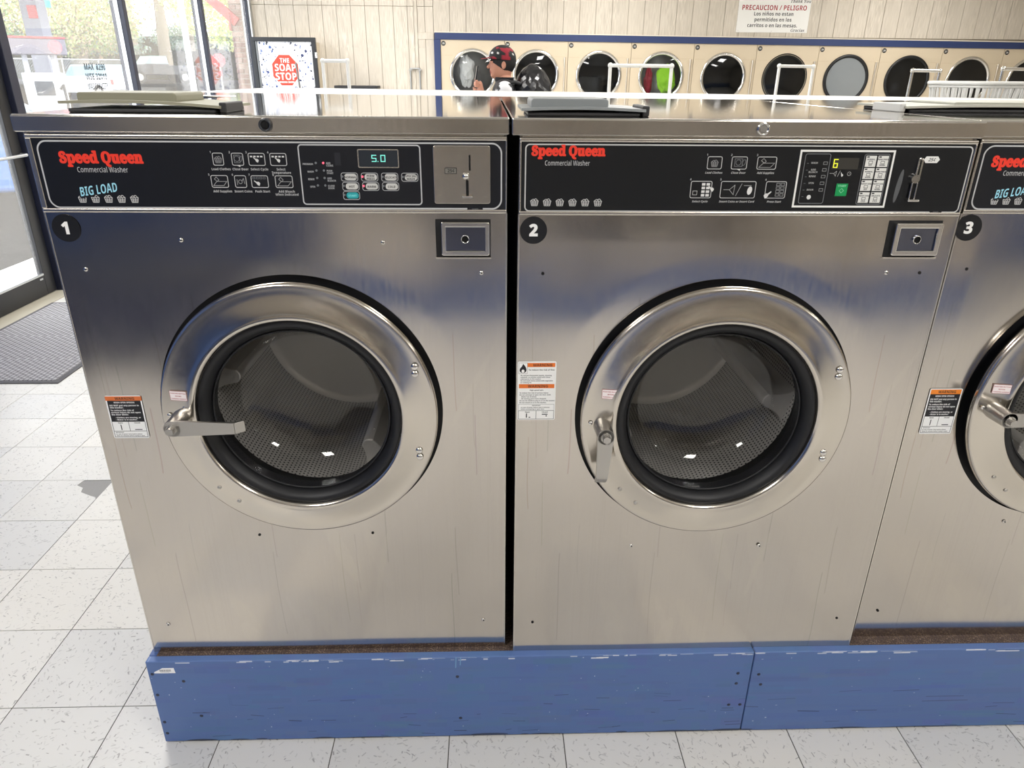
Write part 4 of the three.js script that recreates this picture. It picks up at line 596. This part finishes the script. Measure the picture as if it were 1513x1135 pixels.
// washer behind the bulkhead carries the laundry basket
{ const r = dup(washer1, [4.35, .075, -3.12 - DEEP + .9], Math.PI, 'lower stainless washer behind the white bulkhead, under the laundry basket'); for (const c of [...r.children]) if (c.name === 'number_sticker' || c.name.startsWith('dispenser') || c.name === 'hinge_clip') r.remove(c); r.position.set(4.58, .10, -4.46); }
{
  const t = thing('laundry_basket', 'white slotted plastic laundry basket resting behind the bulkhead top', 'basket', [4.14, .10 + H_LID1, -3.36], .42);
  const W = .52, D = .38, Hh = .235, wall = (k) => { const s = roundRectShape(W * k, D * k, .09, -W * k / 2, -D * k / 2); return s; };
  const prof = (k, y) => wall(k).getPoints(10).map((p) => [p.x, y, p.y]);
  const loop = (k, y, r) => new THREE.TubeGeometry(new THREE.CatmullRomCurve3(prof(k, y).map((p) => new THREE.Vector3(...p)), true, 'centripetal'), 160, r, 8, true);
  part('rim', merge([loop(1.0, Hh, .012), loop(.985, Hh - .02, .007)]), M.white, t);
  const pts = wall(.97).getSpacedPoints(44), ptb = wall(.86).getSpacedPoints(44);
  for (let i = 0; i < 44; i++) part('slat', cyl([ptb[i].x, .006, ptb[i].y], [pts[i].x, Hh - .01, pts[i].y], .0075, .0085, 6), M.white, t);
  part('band', merge([loop(.90, .06, .007), loop(.93, .13, .006)]), M.white, t); part('bottom', (() => { const g = ext(wall(.86), .004); g.rotateX(Math.PI / 2); g.translate(0, .006, 0); return g; })(), M.white, t);
}

// ------------------------------------------------------------------ person by the dryers
function polygonise(lo, hi, n, f, color) {                  // marching cubes over a box; f < 0 inside
  const mc = new MarchingCubes(n, new THREE.MeshStandardMaterial(), false, false, 120000); mc.isolation = 0;
  const h = n / 2, at = (i, a, b) => a + (b - a) * ((i - h) / h + 1) / 2;
  for (let k = 0; k < n; k++) for (let j = 0; j < n; j++) for (let i = 0; i < n; i++) mc.field[i + j * n + k * n * n] = -f(at(i, lo[0], hi[0]), at(j, lo[1], hi[1]), at(k, lo[2], hi[2]));
  mc.update(); const P = new Float32Array(mc.count * 3), C = new Float32Array(mc.count * 3);
  for (let v = 0; v < mc.count; v++) { for (let c = 0; c < 3; c++) P[3 * v + c] = lo[c] + (hi[c] - lo[c]) * (mc.positionArray[3 * v + c] + 1) / 2; const q = color(P[3 * v], P[3 * v + 1], P[3 * v + 2]); C[3 * v] = q.r; C[3 * v + 1] = q.g; C[3 * v + 2] = q.b; }
  let g = new THREE.BufferGeometry(); g.setAttribute('position', new THREE.BufferAttribute(P, 3)); g.setAttribute('color', new THREE.BufferAttribute(C, 3)); g = mergeVertices(g, 1e-5); g.computeVertexNormals(); return g.toNonIndexed();
}
const cap = (p, a, b, r0, r1) => { const bx = b[0] - a[0], by = b[1] - a[1], bz = b[2] - a[2], px = p[0] - a[0], py = p[1] - a[1], pz = p[2] - a[2], t = Math.min(1, Math.max(0, (px * bx + py * by + pz * bz) / (bx * bx + by * by + bz * bz))); return Math.hypot(px - t * bx, py - t * by, pz - t * bz) - (r0 + (r1 - r0) * t); };
const ell = (p, c, r) => { const k = Math.hypot((p[0] - c[0]) / r[0], (p[1] - c[1]) / r[1], (p[2] - c[2]) / r[2]); return (k - 1) * Math.min(...r); };
const smin = (a, b, k) => { const h = Math.max(0, Math.min(1, .5 + .5 * (b - a) / k)); return b + (a - b) * h - k * h * (1 - h); };
{
  const skin = lin(196, 140, 116), blk = lin(24, 24, 28), wht = lin(214, 214, 218), pant = lin(40, 44, 58), shoe = lin(228, 228, 226), lip = lin(168, 96, 88), brow = lin(34, 26, 24);
  // local frame: faces -x, left arm towards +z
  const body = (x, y, z) => {
    y /= 1.04; const p = [x, y, z]; let d = ell(p, [.0, 1.30, 0], [.125, .25, .185]);
    d = smin(d, ell(p, [.01, 1.02, 0], [.12, .17, .17]), .08); d = smin(d, cap(p, [0, 1.45, -.15], [0, 1.45, .15], .068, .068), .06); d = smin(d, cap(p, [.005, 1.48, 0], [-.008, 1.60, 0], .062, .055), .03);
    for (const s of [-1, 1]) {
      d = smin(d, cap(p, [.01, .95, s * .09], [-.005, .50, s * .10], .088, .06), .04); d = smin(d, cap(p, [-.005, .50, s * .10], [.02, .09, s * .11], .058, .042), .02); d = smin(d, cap(p, [.03, .045, s * .11], [-.14, .035, s * .125], .045, .036), .03);
    }
    d = smin(d, cap(p, [0, 1.455, .185], [-.07, 1.20, .235], .056, .046), .04); d = smin(d, cap(p, [-.07, 1.20, .235], [-.185, 1.425, .11], .044, .032), .015);
    d = smin(d, cap(p, [0, 1.455, -.185], [-.08, 1.19, -.22], .056, .046), .04); d = smin(d, cap(p, [-.08, 1.19, -.22], [-.20, 1.36, -.05], .044, .032), .015); return d;
  };
  const bodyCol = (x, y, z) => { y /= 1.04; if (y < .085) return shoe; if (y < .95) return pant; if (y > 1.555) return skin; const arm = Math.abs(z) > .155 || x < -.13; if (arm) return vnoise(x * 16 + 4, y * 34, z * 12) > .56 ? blk : wht; return blk; };
  const HC = [-.025, 1.715, 0];
  const head = (x, y, z) => {
    const p = [x - HC[0], y - HC[1], z]; let d = ell(p, [.012, .02, 0], [.098, .105, .076]); d = smin(d, ell(p, [-.028, -.045, 0], [.062, .07, .056]), .03); d = smin(d, ell(p, [-.062, -.088, 0], [.022, .017, .024]), .02);
    d = smin(d, cap(p, [-.082, .012, 0], [-.107, -.022, 0], .009, .0125), .012); d = smin(d, cap(p, [-.078, .024, -.032], [-.078, .024, .032], .012, .012), .015); d = smin(d, cap(p, [-.086, -.052, -.014], [-.086, -.052, .014], .0075, .0075), .008); d = smin(d, cap(p, [-.083, -.065, -.012], [-.083, -.065, .012], .0075, .0075), .008);
    d = smin(d, cap(p, [.02, -.06, 0], [.025, -.16, 0], .058, .056), .03);
    for (const s of [-1, 1]) { d = Math.max(d, -(Math.hypot(p[0] + .088, p[1] - .008, p[2] - s * .03) - .011)); d = Math.min(d, Math.hypot(p[0] + .078, p[1] - .008, p[2] - s * .03) - .0125); d = smin(d, ell(p, [.018, -.008, s * .079], [.018, .030, .010]), .006); d = Math.max(d, -ell(p, [.014, -.006, s * .090], [.009, .017, .006])); } return d;
  };
  const headCol = (x, y, z) => { const a = x - HC[0], b = y - HC[1]; if (a < -.072 && b > -.072 && b < -.047 && Math.abs(z) < .024) return lip; if (a < -.062 && b > .022 && b < .034 && Math.abs(z) > .012) return brow; if (a < -.08 && Math.hypot(b - .008, Math.abs(z) - .03) < .007) return brow; return skin; };
  const handGeo = (c, flip) => {                              // left hand holding a phone upright: palm, four curled fingers, thumb
    const f = (x, y, z) => { const p = [x - c[0], y - c[1], (z - c[2]) * flip]; let d = ell(p, [0, 0, 0], [.022, .042, .036]); d = smin(d, cap(p, [.012, -.09, .02], [.004, -.03, .006], .029, .026), .02);
      [-.026, -.009, .009, .025].forEach((q, i) => { const L = [.9, 1, .95, .8][i]; d = Math.min(d, smin(cap(p, [-.004, .012 + q * .3, q * .2 + .03], [-.034 * L, .022 + q * .75, .034], .0092, .0085), cap(p, [-.034 * L, .022 + q * .75, .034], [-.046 * L, .022 + q * .75, .008], .0085, .0075), .006)); });
      return smin(d, smin(cap(p, [-.004, .01, -.024], [-.026, .034, -.034], .0105, .0095), cap(p, [-.026, .034, -.034], [-.040, .052, -.022], .0095, .008), .006), .006); };
    return polygonise([c[0] - .075, c[1] - .12, c[2] - .08], [c[0] + .06, c[1] + .085, c[2] + .08], 52, f, () => skin);
  };
  const strip = (g) => { for (const k of Object.keys(g.attributes)) if (!['position', 'normal', 'color'].includes(k)) g.deleteAttribute(k); return g; };
  const g = mergeGeometries([polygonise([-.34, -.02, -.34], [.22, 1.70, .34], 104, body, bodyCol), polygonise([-.16, 1.52, -.12], [.12, 1.86, .12], 84, head, headCol), handGeo([-.20, 1.545, .095], 1), handGeo([-.215, 1.48, -.03], -1)].map(strip));
  const t = thing('person', 'person in cap, black vest and white patterned top, holding a phone by the dryers', 'person', [1.20, 0, -5.03]);
  part('body', g, new THREE.MeshStandardMaterial({ vertexColors: true, roughness: .7 }), t);
  // hair and cap
  const hg = new THREE.SphereGeometry(1, 32, 20, 0, 6.3, 0, 2.05); hg.scale(.104, .112, .083); hg.rotateZ(-.55); hg.translate(HC[0] + .017, HC[1] + .018, 0); part('hair', hg, std(22, 19, 18, .7), t);
  const cg = new THREE.SphereGeometry(1, 48, 24, 0, 6.3, 0, 1.62); cg.scale(.114, .106, .092); const cc = new Float32Array(cg.attributes.position.count * 3), red = lin(142, 26, 44);
  for (let i = 0; i < cg.attributes.position.count; i++) { const x = cg.attributes.position.getX(i), y = cg.attributes.position.getY(i), z = cg.attributes.position.getZ(i), n = vnoise(x * 26 + 3, y * 26, z * 26 + 7), c = (n > .66 && y < .085) ? red : (n < .2 && y < .05) ? lin(226, 222, 220) : lin(22, 22, 24); cc.set([c.r, c.g, c.b], i * 3); }
  cg.setAttribute('color', new THREE.BufferAttribute(cc, 3)); cg.rotateZ(-.06); cg.translate(HC[0] + .008, HC[1] + .038, 0);
  const cm = part('cap', cg, new THREE.MeshStandardMaterial({ vertexColors: true, roughness: .8, side: THREE.DoubleSide }), t, 'black cap with red and white print');
  const bs = new THREE.Shape(); bs.moveTo(0, -.078); bs.quadraticCurveTo(-.085, -.075, -.085, 0); bs.quadraticCurveTo(-.085, .075, 0, .078); bs.quadraticCurveTo(-.022, 0, 0, -.078); const bg = ext(bs, .003, .001); bg.rotateX(Math.PI / 2); bg.rotateZ(.12); bg.translate(HC[0] - .082, HC[1] + .05, 0); part('cap_brim', bg, std(150, 34, 46, .7), cm);
  part('cap_patch', rbx(-.004, .004, -.02, .02, -.024, .024, .002).rotateZ(-.3).translate(HC[0] - .098, HC[1] + .078, 0), std(232, 232, 232, .6), cm);
  const col = part('vest_collar', latheZ([[.066, 0], [.078, .03], [.082, .055], [.076, .056], [.066, .03]], 32).rotateX(-Math.PI / 2), std(20, 20, 24, .7), t); col.position.set(.0, 1.56, 0);
  const ph = thing('phone', 'dark phone held up by the person in the cap', 'phone', [.968, 1.625, -4.945]); ph.rotation.set(0, .1, -.16); part('case', rbx(-.005, .005, -.075, .075, -.037, .037, .004), std(24, 26, 32, .3), ph); part('screen', rbx(.005, .0058, -.07, .07, -.033, .033, .0003, 1), std(60, 74, 96, .15), ph);
  const bp = thing('backpack', 'bulging shiny black backpack on the back of the person in the cap', 'backpack', [1.43, 1.44, -5.03]);
  const pg = new THREE.IcosahedronGeometry(1, 6), pp = pg.attributes.position; for (let i = 0; i < pp.count; i++) { const x = pp.getX(i), y = pp.getY(i), z = pp.getZ(i), n = 1 + .14 * (vnoise(x * 2.4 + 1, y * 2.4, z * 2.4) - .5) + .09 * (vnoise(x * 5 + 9, y * 7, z * 5) - .5); pp.setXYZ(i, x * n * .165, y * n * .27, z * n * .19); } pg.computeVertexNormals();
  part('bag', pg, std(26, 26, 29, .22), bp); for (const s of [-1, 1]) part('shoulder_strap', tube([[-.08, .12, s * .10], [-.15, .14, s * .12], [-.25, .11, s * .125], [-.345, .0, s * .11], [-.33, -.14, s * .11], [-.12, -.2, s * .13]], .014, 8, 30), std(22, 22, 25, .5), bp);
}

// ------------------------------------------------------------------ outdoors beyond the windows
const lotY = (x, z) => { const d = Math.hypot(x + 1, z + 1), s = (a, b) => { const t = Math.min(1, Math.max(0, (d - a) / (b - a))); return t * t * (3 - 2 * t); }; return -.12 + .42 * s(24, 50) + .6 * s(50, 68) + 3.4 * s(74, 106) + 4 * s(115, 170); };
function terrain(name, mat, keep) {
  const pos = [], idx = [], N = 90, A = 60; for (let i = 0; i <= N; i++) for (let j = 0; j <= A; j++) { const r = 3.2 * Math.pow(56, i / N) - 1.8, a = -.35 + 2.3 * j / A; const x = -2.56 - r * Math.sin(a) * (a > 0 ? 1 : 1), z = -4 - r * Math.cos(a); pos.push(Math.min(x, z > -11.7 ? -2.56 : 99), lotY(x, z), z); }
  for (let i = 0; i < N; i++) for (let j = 0; j < A; j++) { const a = i * (A + 1) + j, b = a + A + 1, d = Math.hypot(pos[3 * a] + 1, pos[3 * a + 2] + 1); if (keep(d)) idx.push(a, a + 1, b + 1, a, b + 1, b); }
  const g = new THREE.BufferGeometry(); g.setAttribute('position', new THREE.Float32BufferAttribute(pos, 3)); g.setIndex(idx); g.computeVertexNormals(); const n = g.attributes.normal; for (let i = 0; i < n.count; i++) if (n.getY(i) < 0) n.setXYZ(i, -n.getX(i), -n.getY(i), -n.getZ(i)); uvBox(g); struct(name, g, mat);
}
const asphalt = dataTex(256, (x, y, n) => { const v = 176 + 22 * wrapN(x, y, n, 60, 3) + 14 * wrapN(x, y, n, 8, 5); return [v, v - 2, v - 6]; }, true, .5), grassT = dataTex(256, (x, y, n) => { const k = wrapN(x, y, n, 50, 3), j = wrapN(x, y, n, 9, 6); return [118 + 44 * k + 22 * j, 134 + 36 * k + 16 * j, 66 + 34 * k]; }, true, .4);
terrain('ground', new THREE.MeshStandardMaterial({ map: asphalt, roughness: .9 }), (d) => d < 75.5);
terrain('lawn', new THREE.MeshStandardMaterial({ map: grassT, roughness: .95 }), (d) => d >= 73.5);
{ const g = rbx(-3.35, -2.56, -.14, -.02, -12, 2, .02); struct('sidewalk', g, std(206, 202, 196, .9)); }
{ const t = thing('outdoor_mat', 'pale ribbed mat on the pavement outside the glass door', 'mat', [-2.97, -.02, -3.9]); part('ribs', merge(Array.from({ length: 26 }, (_, i) => bx(-.35, .35, 0, .012, -.5 + i * .04, -.478 + i * .04))), std(168, 166, 168, .9), t); part('backing', bx(-.36, .36, 0, .006, -.52, .56), std(140, 138, 140, .9), t); }
function car(name, label, cat, pos, turn, paint, prof, glassProf, len, wid, wheelR, axles) {
  const t = thing(name, label, cat, pos, turn), mk = (P) => { const s = new THREE.Shape(); P.forEach(([x, y], i) => (i ? s.lineTo(x, y) : s.moveTo(x, y))); return s; };
  const body = ext(mk(prof), wid - .12, .06, 3); body.translate(0, 0, -wid / 2 + .06); part('body', body, new THREE.MeshPhysicalMaterial({ color: paint, roughness: .35, clearcoat: .6 }), t);
  const cab = ext(mk(glassProf), wid - .2, .05, 2); cab.translate(0, 0, -wid / 2 + .1); part('windows', cab, new THREE.MeshPhysicalMaterial({ color: lin(150, 176, 186), roughness: .08, metalness: .2 }), t);
  for (const a of axles) for (const s of [-1, 1]) { const w = part('wheel', cyl([a, wheelR, s * (wid / 2 - .2)], [a, wheelR, s * (wid / 2 + .01)], wheelR, wheelR, 24), std(34, 34, 36, .8), t); part('hub_cap', cyl([a, wheelR, s * (wid / 2 + .008)], [a, wheelR, s * (wid / 2 + .02)], wheelR * .55, wheelR * .5, 16), M.castMetal, w); }
  part('head_lamp', merge([-1, 1].map((s) => rbx(len / 2 - .12, len / 2 + .05, .66, .8, s * wid * .36 - .16, s * wid * .36 + .16, .03))), std(230, 232, 236, .2), t); part('tail_lamp', merge([-1, 1].map((s) => rbx(-len / 2 - .06, -len / 2 + .05, .75, 1.0, s * wid * .42 - .09, s * wid * .42 + .09, .02))), std(190, 40, 44, .3), t);
  part('bumper', merge([rbx(len / 2 - .05, len / 2 + .09, .34, .56, -wid * .46, wid * .46, .04), rbx(-len / 2 - .09, -len / 2 + .05, .34, .56, -wid * .46, wid * .46, .04)]), std(120, 122, 126, .4), t); return t;
}
const sedan = [[-2.25, .32], [2.25, .32], [2.28, .72], [1.9, .92], [1.0, 1.0], [-1.6, 1.03], [-2.2, .98]], sedanTop = [[1.05, .99], [.25, 1.48], [-.95, 1.5], [-1.65, 1.03]];
const onLot = (x, z) => [x, lotY(x, z), z];
car('parked_car', 'light blue car parked outside the window beside the fuel pump', 'car', onLot(-6.1, -8.95), .53, lin(96, 134, 196), sedan, sedanTop, 4.5, 1.8, .32, [-1.35, 1.4]).scale.setScalar(1.1);
car('white_suv', 'white sport utility car with dark windows and red tail lamp outside', 'car', onLot(-21.3, -43.0), 2.72, lin(236, 238, 240), [[-2.3, .36], [2.3, .36], [2.32, .85], [2.1, 1.02], [1.1, 1.1], [-2.25, 1.12]], [[1.15, 1.1], [.5, 1.68], [-2.1, 1.7], [-2.2, 1.12]], 4.6, 1.9, .37, [-1.4, 1.45]);
car('pickup_truck', 'dark lifted pickup truck on the street by the lawn', 'truck', onLot(-25.4, -61.2), -2.35, lin(30, 34, 46), [[-2.8, .7], [2.8, .7], [2.82, 1.25], [1.25, 1.36], [1.2, 1.4], [-.6, 1.4], [-.62, 1.3], [-2.78, 1.3]], [[1.22, 1.36], [.7, 1.95], [-.5, 1.97], [-.6, 1.38]], 5.6, 2.0, .48, [-1.75, 1.75]);
// fuel canopy, column, pump
{
  const t = thing('fuel_canopy', 'grey fuel station canopy and column across the lot', 'canopy', [-8.2, 0, -15.2]); const y0 = lotY(-8.2, -15.2);
  part('column', rbx(-.17, .17, y0, 4.4, -.17, .17, .01), std(150, 152, 166, .6), t); part('fascia', rbx(-9, 2.6, 3.5, 4.4, -3, 3.4, .02), std(206, 207, 214, .6), t); part('red_box_sign', rbx(-.02, .16, 2.62, 2.86, .17, .2, .01), std(206, 60, 70, .5), t);
  const q = thing('fuel_pump', 'fuel pump with dark topper and red trim beside the canopy column', 'pump', onLot(-7.3, -13.4), .55); q.scale.setScalar(1.12); part('body', rbx(-.3, .3, 0, 1.55, -.2, .2, .03), std(206, 208, 212, .5), q); part('topper', rbx(-.42, .42, 1.82, 2.06, -.2, .2, .02), std(126, 120, 132, .5), q); part('topper_trim', rbx(-.43, .43, 2.06, 2.09, -.21, .21, .005), std(196, 70, 76, .5), q); part('posts', merge([cyl([-.2, 1.5, 0], [-.2, 1.84, 0], .04), cyl([.2, 1.5, 0], [.2, 1.84, 0], .04)]), std(190, 192, 200, .5), q); part('round_badge', cyl([.26, 1.94, .2], [.26, 1.94, .215], .1, .1, 24), std(214, 120, 130, .5), q); part('screen', rbx(-.15, .12, 1.2, 1.42, .2, .215, .01), std(60, 66, 74, .3), q); part('nozzle', poly([[.2, 1.3, .22], [.26, 1.36, .25], [.26, 1.05, .26], [.2, .8, .24]], .02), std(50, 54, 60, .5), q);
}
function post(name, label, cat, x, z, r, h, mat, extra) { const t = thing(name, label, cat, onLot(x, z)); part('pole', cyl([0, 0, 0], [0, h, 0], r, r * .8, 14), mat, t); extra?.(t); return t; }
post('street_pole', 'pale utility pole with green street name signs', 'pole', -11.2, -20.2, .13, 8.5, std(208, 204, 200, .8), (t) => { part('street_sign', rbx(-.42, .0, 3.5 - lotY(-11.2, -20.2), 3.75 - lotY(-11.2, -20.2), .13, .16, .01).rotateY(.5), std(60, 190, 160, .5), t); part('street_sign', rbx(.2, .6, 3.2 - lotY(-11.2, -20.2), 3.4 - lotY(-11.2, -20.2), .13, .16, .01).rotateY(.5), std(60, 190, 170, .5), t); });
post('white_pole', 'slim white pole standing before the lawn', 'pole', -4.61, -13.6, .06, 6.5, std(236, 236, 236, .5));
post('stop_sign', 'red stop sign on a thin post at the lot exit', 'sign', -6.71, -21.34, .025, 2.0, M.castMetal, (t) => { const h = 1.93 - lotY(-6.71, -21.34); part('sign_plate', new THREE.CylinderGeometry(.19, .19, .012, 8).rotateY(Math.PI / 8).rotateX(Math.PI / 2).rotateY(.35).translate(0, h + .05, .03), std(206, 60, 66, .5), t); part('small_plate', new THREE.CylinderGeometry(.11, .11, .01, 3).rotateY(Math.PI / 6).rotateX(Math.PI / 2).rotateY(.35).translate(0, h - .3, .03), std(214, 90, 96, .5), t); });
{ const t = thing('fire_hydrant', 'small yellow fire hydrant by the chain link fence', 'hydrant', onLot(-27.4, -53.4)); part('barrel', cyl([0, 0, 0], [0, .5, 0], .13, .12, 16), std(226, 178, 60, .5), t); part('bonnet', new THREE.SphereGeometry(.14, 16, 10).translate(0, .52, 0), std(226, 178, 60, .5), t); part('outlet', cyl([-.2, .38, 0], [.2, .38, 0], .06, .06, 12), std(216, 166, 60, .5), t); }
{
  const t = thing('chain_link_fence', 'pale chain link fence with posts in front of the trees', 'fence', [0, 0, 0]), a = [-34.2, -54.0], b = [-26.4, -59.6], wires = [];
  for (let i = 0; i <= 4; i++) { const x = a[0] + (b[0] - a[0]) * i / 4, z = a[1] + (b[1] - a[1]) * i / 4, y = lotY(x, z); part('post', cyl([x, y, z], [x, y + 1.75, z], .045, .03, 8), std(206, 208, 210, .5), t); }
  const yA = lotY(...a), yB = lotY(...b); part('top_rail', cyl([a[0], yA + 1.72, a[1]], [b[0], yB + 1.72, b[1]], .035, .035, 8), std(206, 208, 210, .5), t);
  for (let i = 0; i < 60; i++) { const f = i / 60, L = .15; for (const s of [0, 1]) { const p = (q) => [a[0] + (b[0] - a[0]) * q, 0, a[1] + (b[1] - a[1]) * q], A = p(Math.max(0, Math.min(1, f + (s ? L : 0)))), B = p(Math.max(0, Math.min(1, f + (s ? 0 : L)))); if (Math.abs(A[0] - B[0]) < .1) continue; A[1] = yA + (yB - yA) * f + .03; B[1] = A[1] + 1.65; wires.push(cyl(A, B, .010, .010, 4)); } }
  const w = part('wire_mesh', merge(wires), std(190, 194, 196, .6), t); w.userData.kind = 'stuff';
}
// brick pier and red brace at the far end of the windows
{
  const t = thing('brick_pier', 'grey brown brick pier outside the window corner', 'pier', [-2.70, 0, -10.85]), br = [std(150, 122, 112, .9), std(162, 140, 130, .9), std(138, 112, 104, .9)];
  part('mortar_core', bx(-.1, .1, -.2, 3.4, -.14, .14), std(186, 180, 172, .95), t);
  const bf = rbx(-.098, .098, 0, .062, 0, .02, .003, 1), bh = rbx(-.046, .046, 0, .062, 0, .02, .003, 1), bs = rbx(0, .02, 0, .062, -.13, .13, .003, 1);
  for (let j = 0; j < 48; j++) { const y = -.12 + j * .073; if (j % 2) part('brick', bf, br[j % 3], t).position.set(0, y, .14); else for (const k of [-1, 1]) part('brick', bh, br[(j + k + 3) % 3], t).position.set(k * .052, y, .14); part('brick', bs, br[(j * 2) % 3], t).position.set(-.12, y, 0); part('brick', bs, br[(j * 2 + 1) % 3], t).position.set(.1, y, 0); }
  const r = thing('roof_brace', 'red painted diagonal roof brace outside the window', 'brace', [0, 0, 0]); part('beam', (() => { const g = rbx(-.62, .62, -.065, .065, -.05, .05, .008); g.rotateZ(-.72); g.translate(-3.17, 2.74, -10.7); return g; })(), std(176, 72, 72, .6), r); part('foot_plate', rbx(-2.82, -2.79, 2.22, 2.46, -10.77, -10.63, .005), std(160, 66, 66, .6), r);
}
// trees
const leafG = (() => { const g = new THREE.BufferGeometry(); g.setAttribute('position', new THREE.Float32BufferAttribute([-.5, 0, 0, 0, .1, .28, .5, 0, 0, 0, .1, -.28], 3)); g.setIndex([0, 1, 2, 0, 2, 3]); g.computeVertexNormals(); return g; })();
function tree(name, label, x, z, h, crownR, trunkR, cols, leaves, leafS, shape, group) {
  const y = lotY(x, z), t = thing(name, label, 'tree', [x, y, z], 0, group), bark = std(160, 148, 136, .9), br = [], tips = [];
  part('trunk', cyl([0, -.2, 0], [h * .02, h * .55, 0], trunkR, trunkR * .55, 10), bark, t);
  const grow = (p, d, L, r, k) => { const e = [p[0] + d[0] * L, p[1] + d[1] * L, p[2] + d[2] * L]; br.push(cyl(p, e, r, r * .6, 6)); tips.push(e); if (k > 0) for (let i = 0; i < 3; i++) { const q = [d[0] + rr(-.8, .8), d[1] + rr(-.25, .5), d[2] + rr(-.8, .8)], m = Math.hypot(...q); grow(e, q.map((v) => v / m), L * .72, r * .6, k - 1); } };
  for (let i = 0; i < 6; i++) { const a = i * 1.05 + rr(0, .6), d = [Math.cos(a) * .7, .75, Math.sin(a) * .7]; grow([h * .012, h * rr(.25, .55), 0], d, crownR * .45, trunkR * .4, shape === 'bare' ? 3 : 2); }
  part('branches', merge(br), bark, t);
  if (!leaves) return t;
  const m = new THREE.InstancedMesh(leafG, new THREE.MeshPhysicalMaterial({ color: 0xffffff, roughness: .9, side: THREE.DoubleSide, transmission: .3, thickness: 0 }), leaves); m.name = 'foliage'; m.userData.kind = 'stuff'; const D = new THREE.Object3D(), C = new THREE.Color();
  for (let i = 0; i < leaves; i++) {
    let a = rnd() * 6.283, u = rr(-1, 1), r = Math.pow(rnd(), .4), X, Y, Z; const sc = Math.sqrt(1 - u * u);
    if (shape === 'cone') { Y = Math.pow(rnd(), 1.4) * h * .92 + h * .06; const R = crownR * (1 - Y / h) * Math.sqrt(rnd()) * (1 + .2 * Math.sin(Y * 5)); X = Math.cos(a) * R; Z = Math.sin(a) * R; } else { const lump = 1 + .35 * (vnoise(Math.cos(a) * 2 + x, u * 2.5, Math.sin(a) * 2) - .4); X = Math.cos(a) * sc * r * crownR * lump; Z = Math.sin(a) * sc * r * crownR * lump; Y = h * .6 + u * r * h * .4 * lump; if (shape === 'bush') Y = h * .5 + u * r * h * .5; }
    D.position.set(X, Y, Z); D.rotation.set(rnd() * 6, rnd() * 6, rnd() * 6); D.scale.setScalar(leafS * rr(.6, 1.3)); D.updateMatrix(); m.setMatrixAt(i, D.matrix); const c = cols[Math.floor(rnd() * cols.length)]; C.copy(lin(c[0] + rr(-12, 12), c[1] + rr(-12, 12), c[2] + rr(-8, 8))); m.setColorAt(i, C);
  }
  m.castShadow = m.receiveShadow = true; t.add(m); return t;
}
const gA = [[186, 200, 138], [214, 214, 146], [170, 188, 140]], gB = [[158, 180, 166], [178, 196, 182], [146, 168, 156]], gC = [[212, 224, 146], [196, 212, 140], [226, 230, 168]], gD = [[190, 172, 150], [204, 186, 156]], G = 'trees beyond the lot';
tree('broad_tree', 'broad yellow green tree behind the fence beyond the fuel pump', -46.1, -76.4, 13.0, 8.7, 0.38, gA, 11400, 0.38, 'round', G);
tree('broad_tree', 'large olive green tree behind the canopy column', -50.9, -89.9, 17.4, 10.2, 0.45, gA, 12600, 0.41, 'round', G);
tree('conifer', 'tall blue green conifer beside the yellow green trees', -40.7, -80.1, 18.8, 6.5, 0.45, gB, 12600, 0.38, 'cone', G);
tree('broad_tree', 'low mixed green tree above the white sport utility car', -36.9, -73.1, 8.0, 5.8, 0.30, [...gA, ...gD], 9000, 0.31, 'round', G);
tree('bare_tree', 'almost bare forked tree on the lawn behind the pickup', -40.4, -91.3, 18.8, 8.7, 0.60, gD, 700, .3, 'bare', G);
tree('bare_tree', 'bare spreading tree with grey branches on the lawn', -33.4, -82.9, 17.4, 8.7, 0.68, gD, 500, .3, 'bare', G);
tree('leafy_tree', 'fresh green tree rising behind the white pole', -37.2, -100.8, 20.3, 9.4, 0.45, gC, 12600, 0.38, 'round', G);
tree('leafy_tree', 'bright yellow green tree overhanging the lot by the brick pier', -16.4, -56.1, 13.8, 6.1, 0.33, gC, 13800, 0.28, 'round', G);
tree('leafy_tree', 'green tree between the brick pier and the stop sign', -23.4, -76.3, 15.9, 7.2, 0.45, gC, 10800, 0.34, 'round', G);
for (let i = 0; i < 4; i++) tree('clipped_hedge', ['dark clipped hedge at the head of the lawn, behind the bare tree', 'rounded hedge beside the dark clipped hedge', 'low green hedge under the fresh green tree', 'grey green shrub at the lawn edge by the fence'][i], [-48, -40, -32.2, -53][i], [-103, -104.5, -103.5, -86][i], 3.4, 3.6, .1, gB, 4000, .3, 'bush', 'hedges on the lawn');

renderer.render(scene, camera);
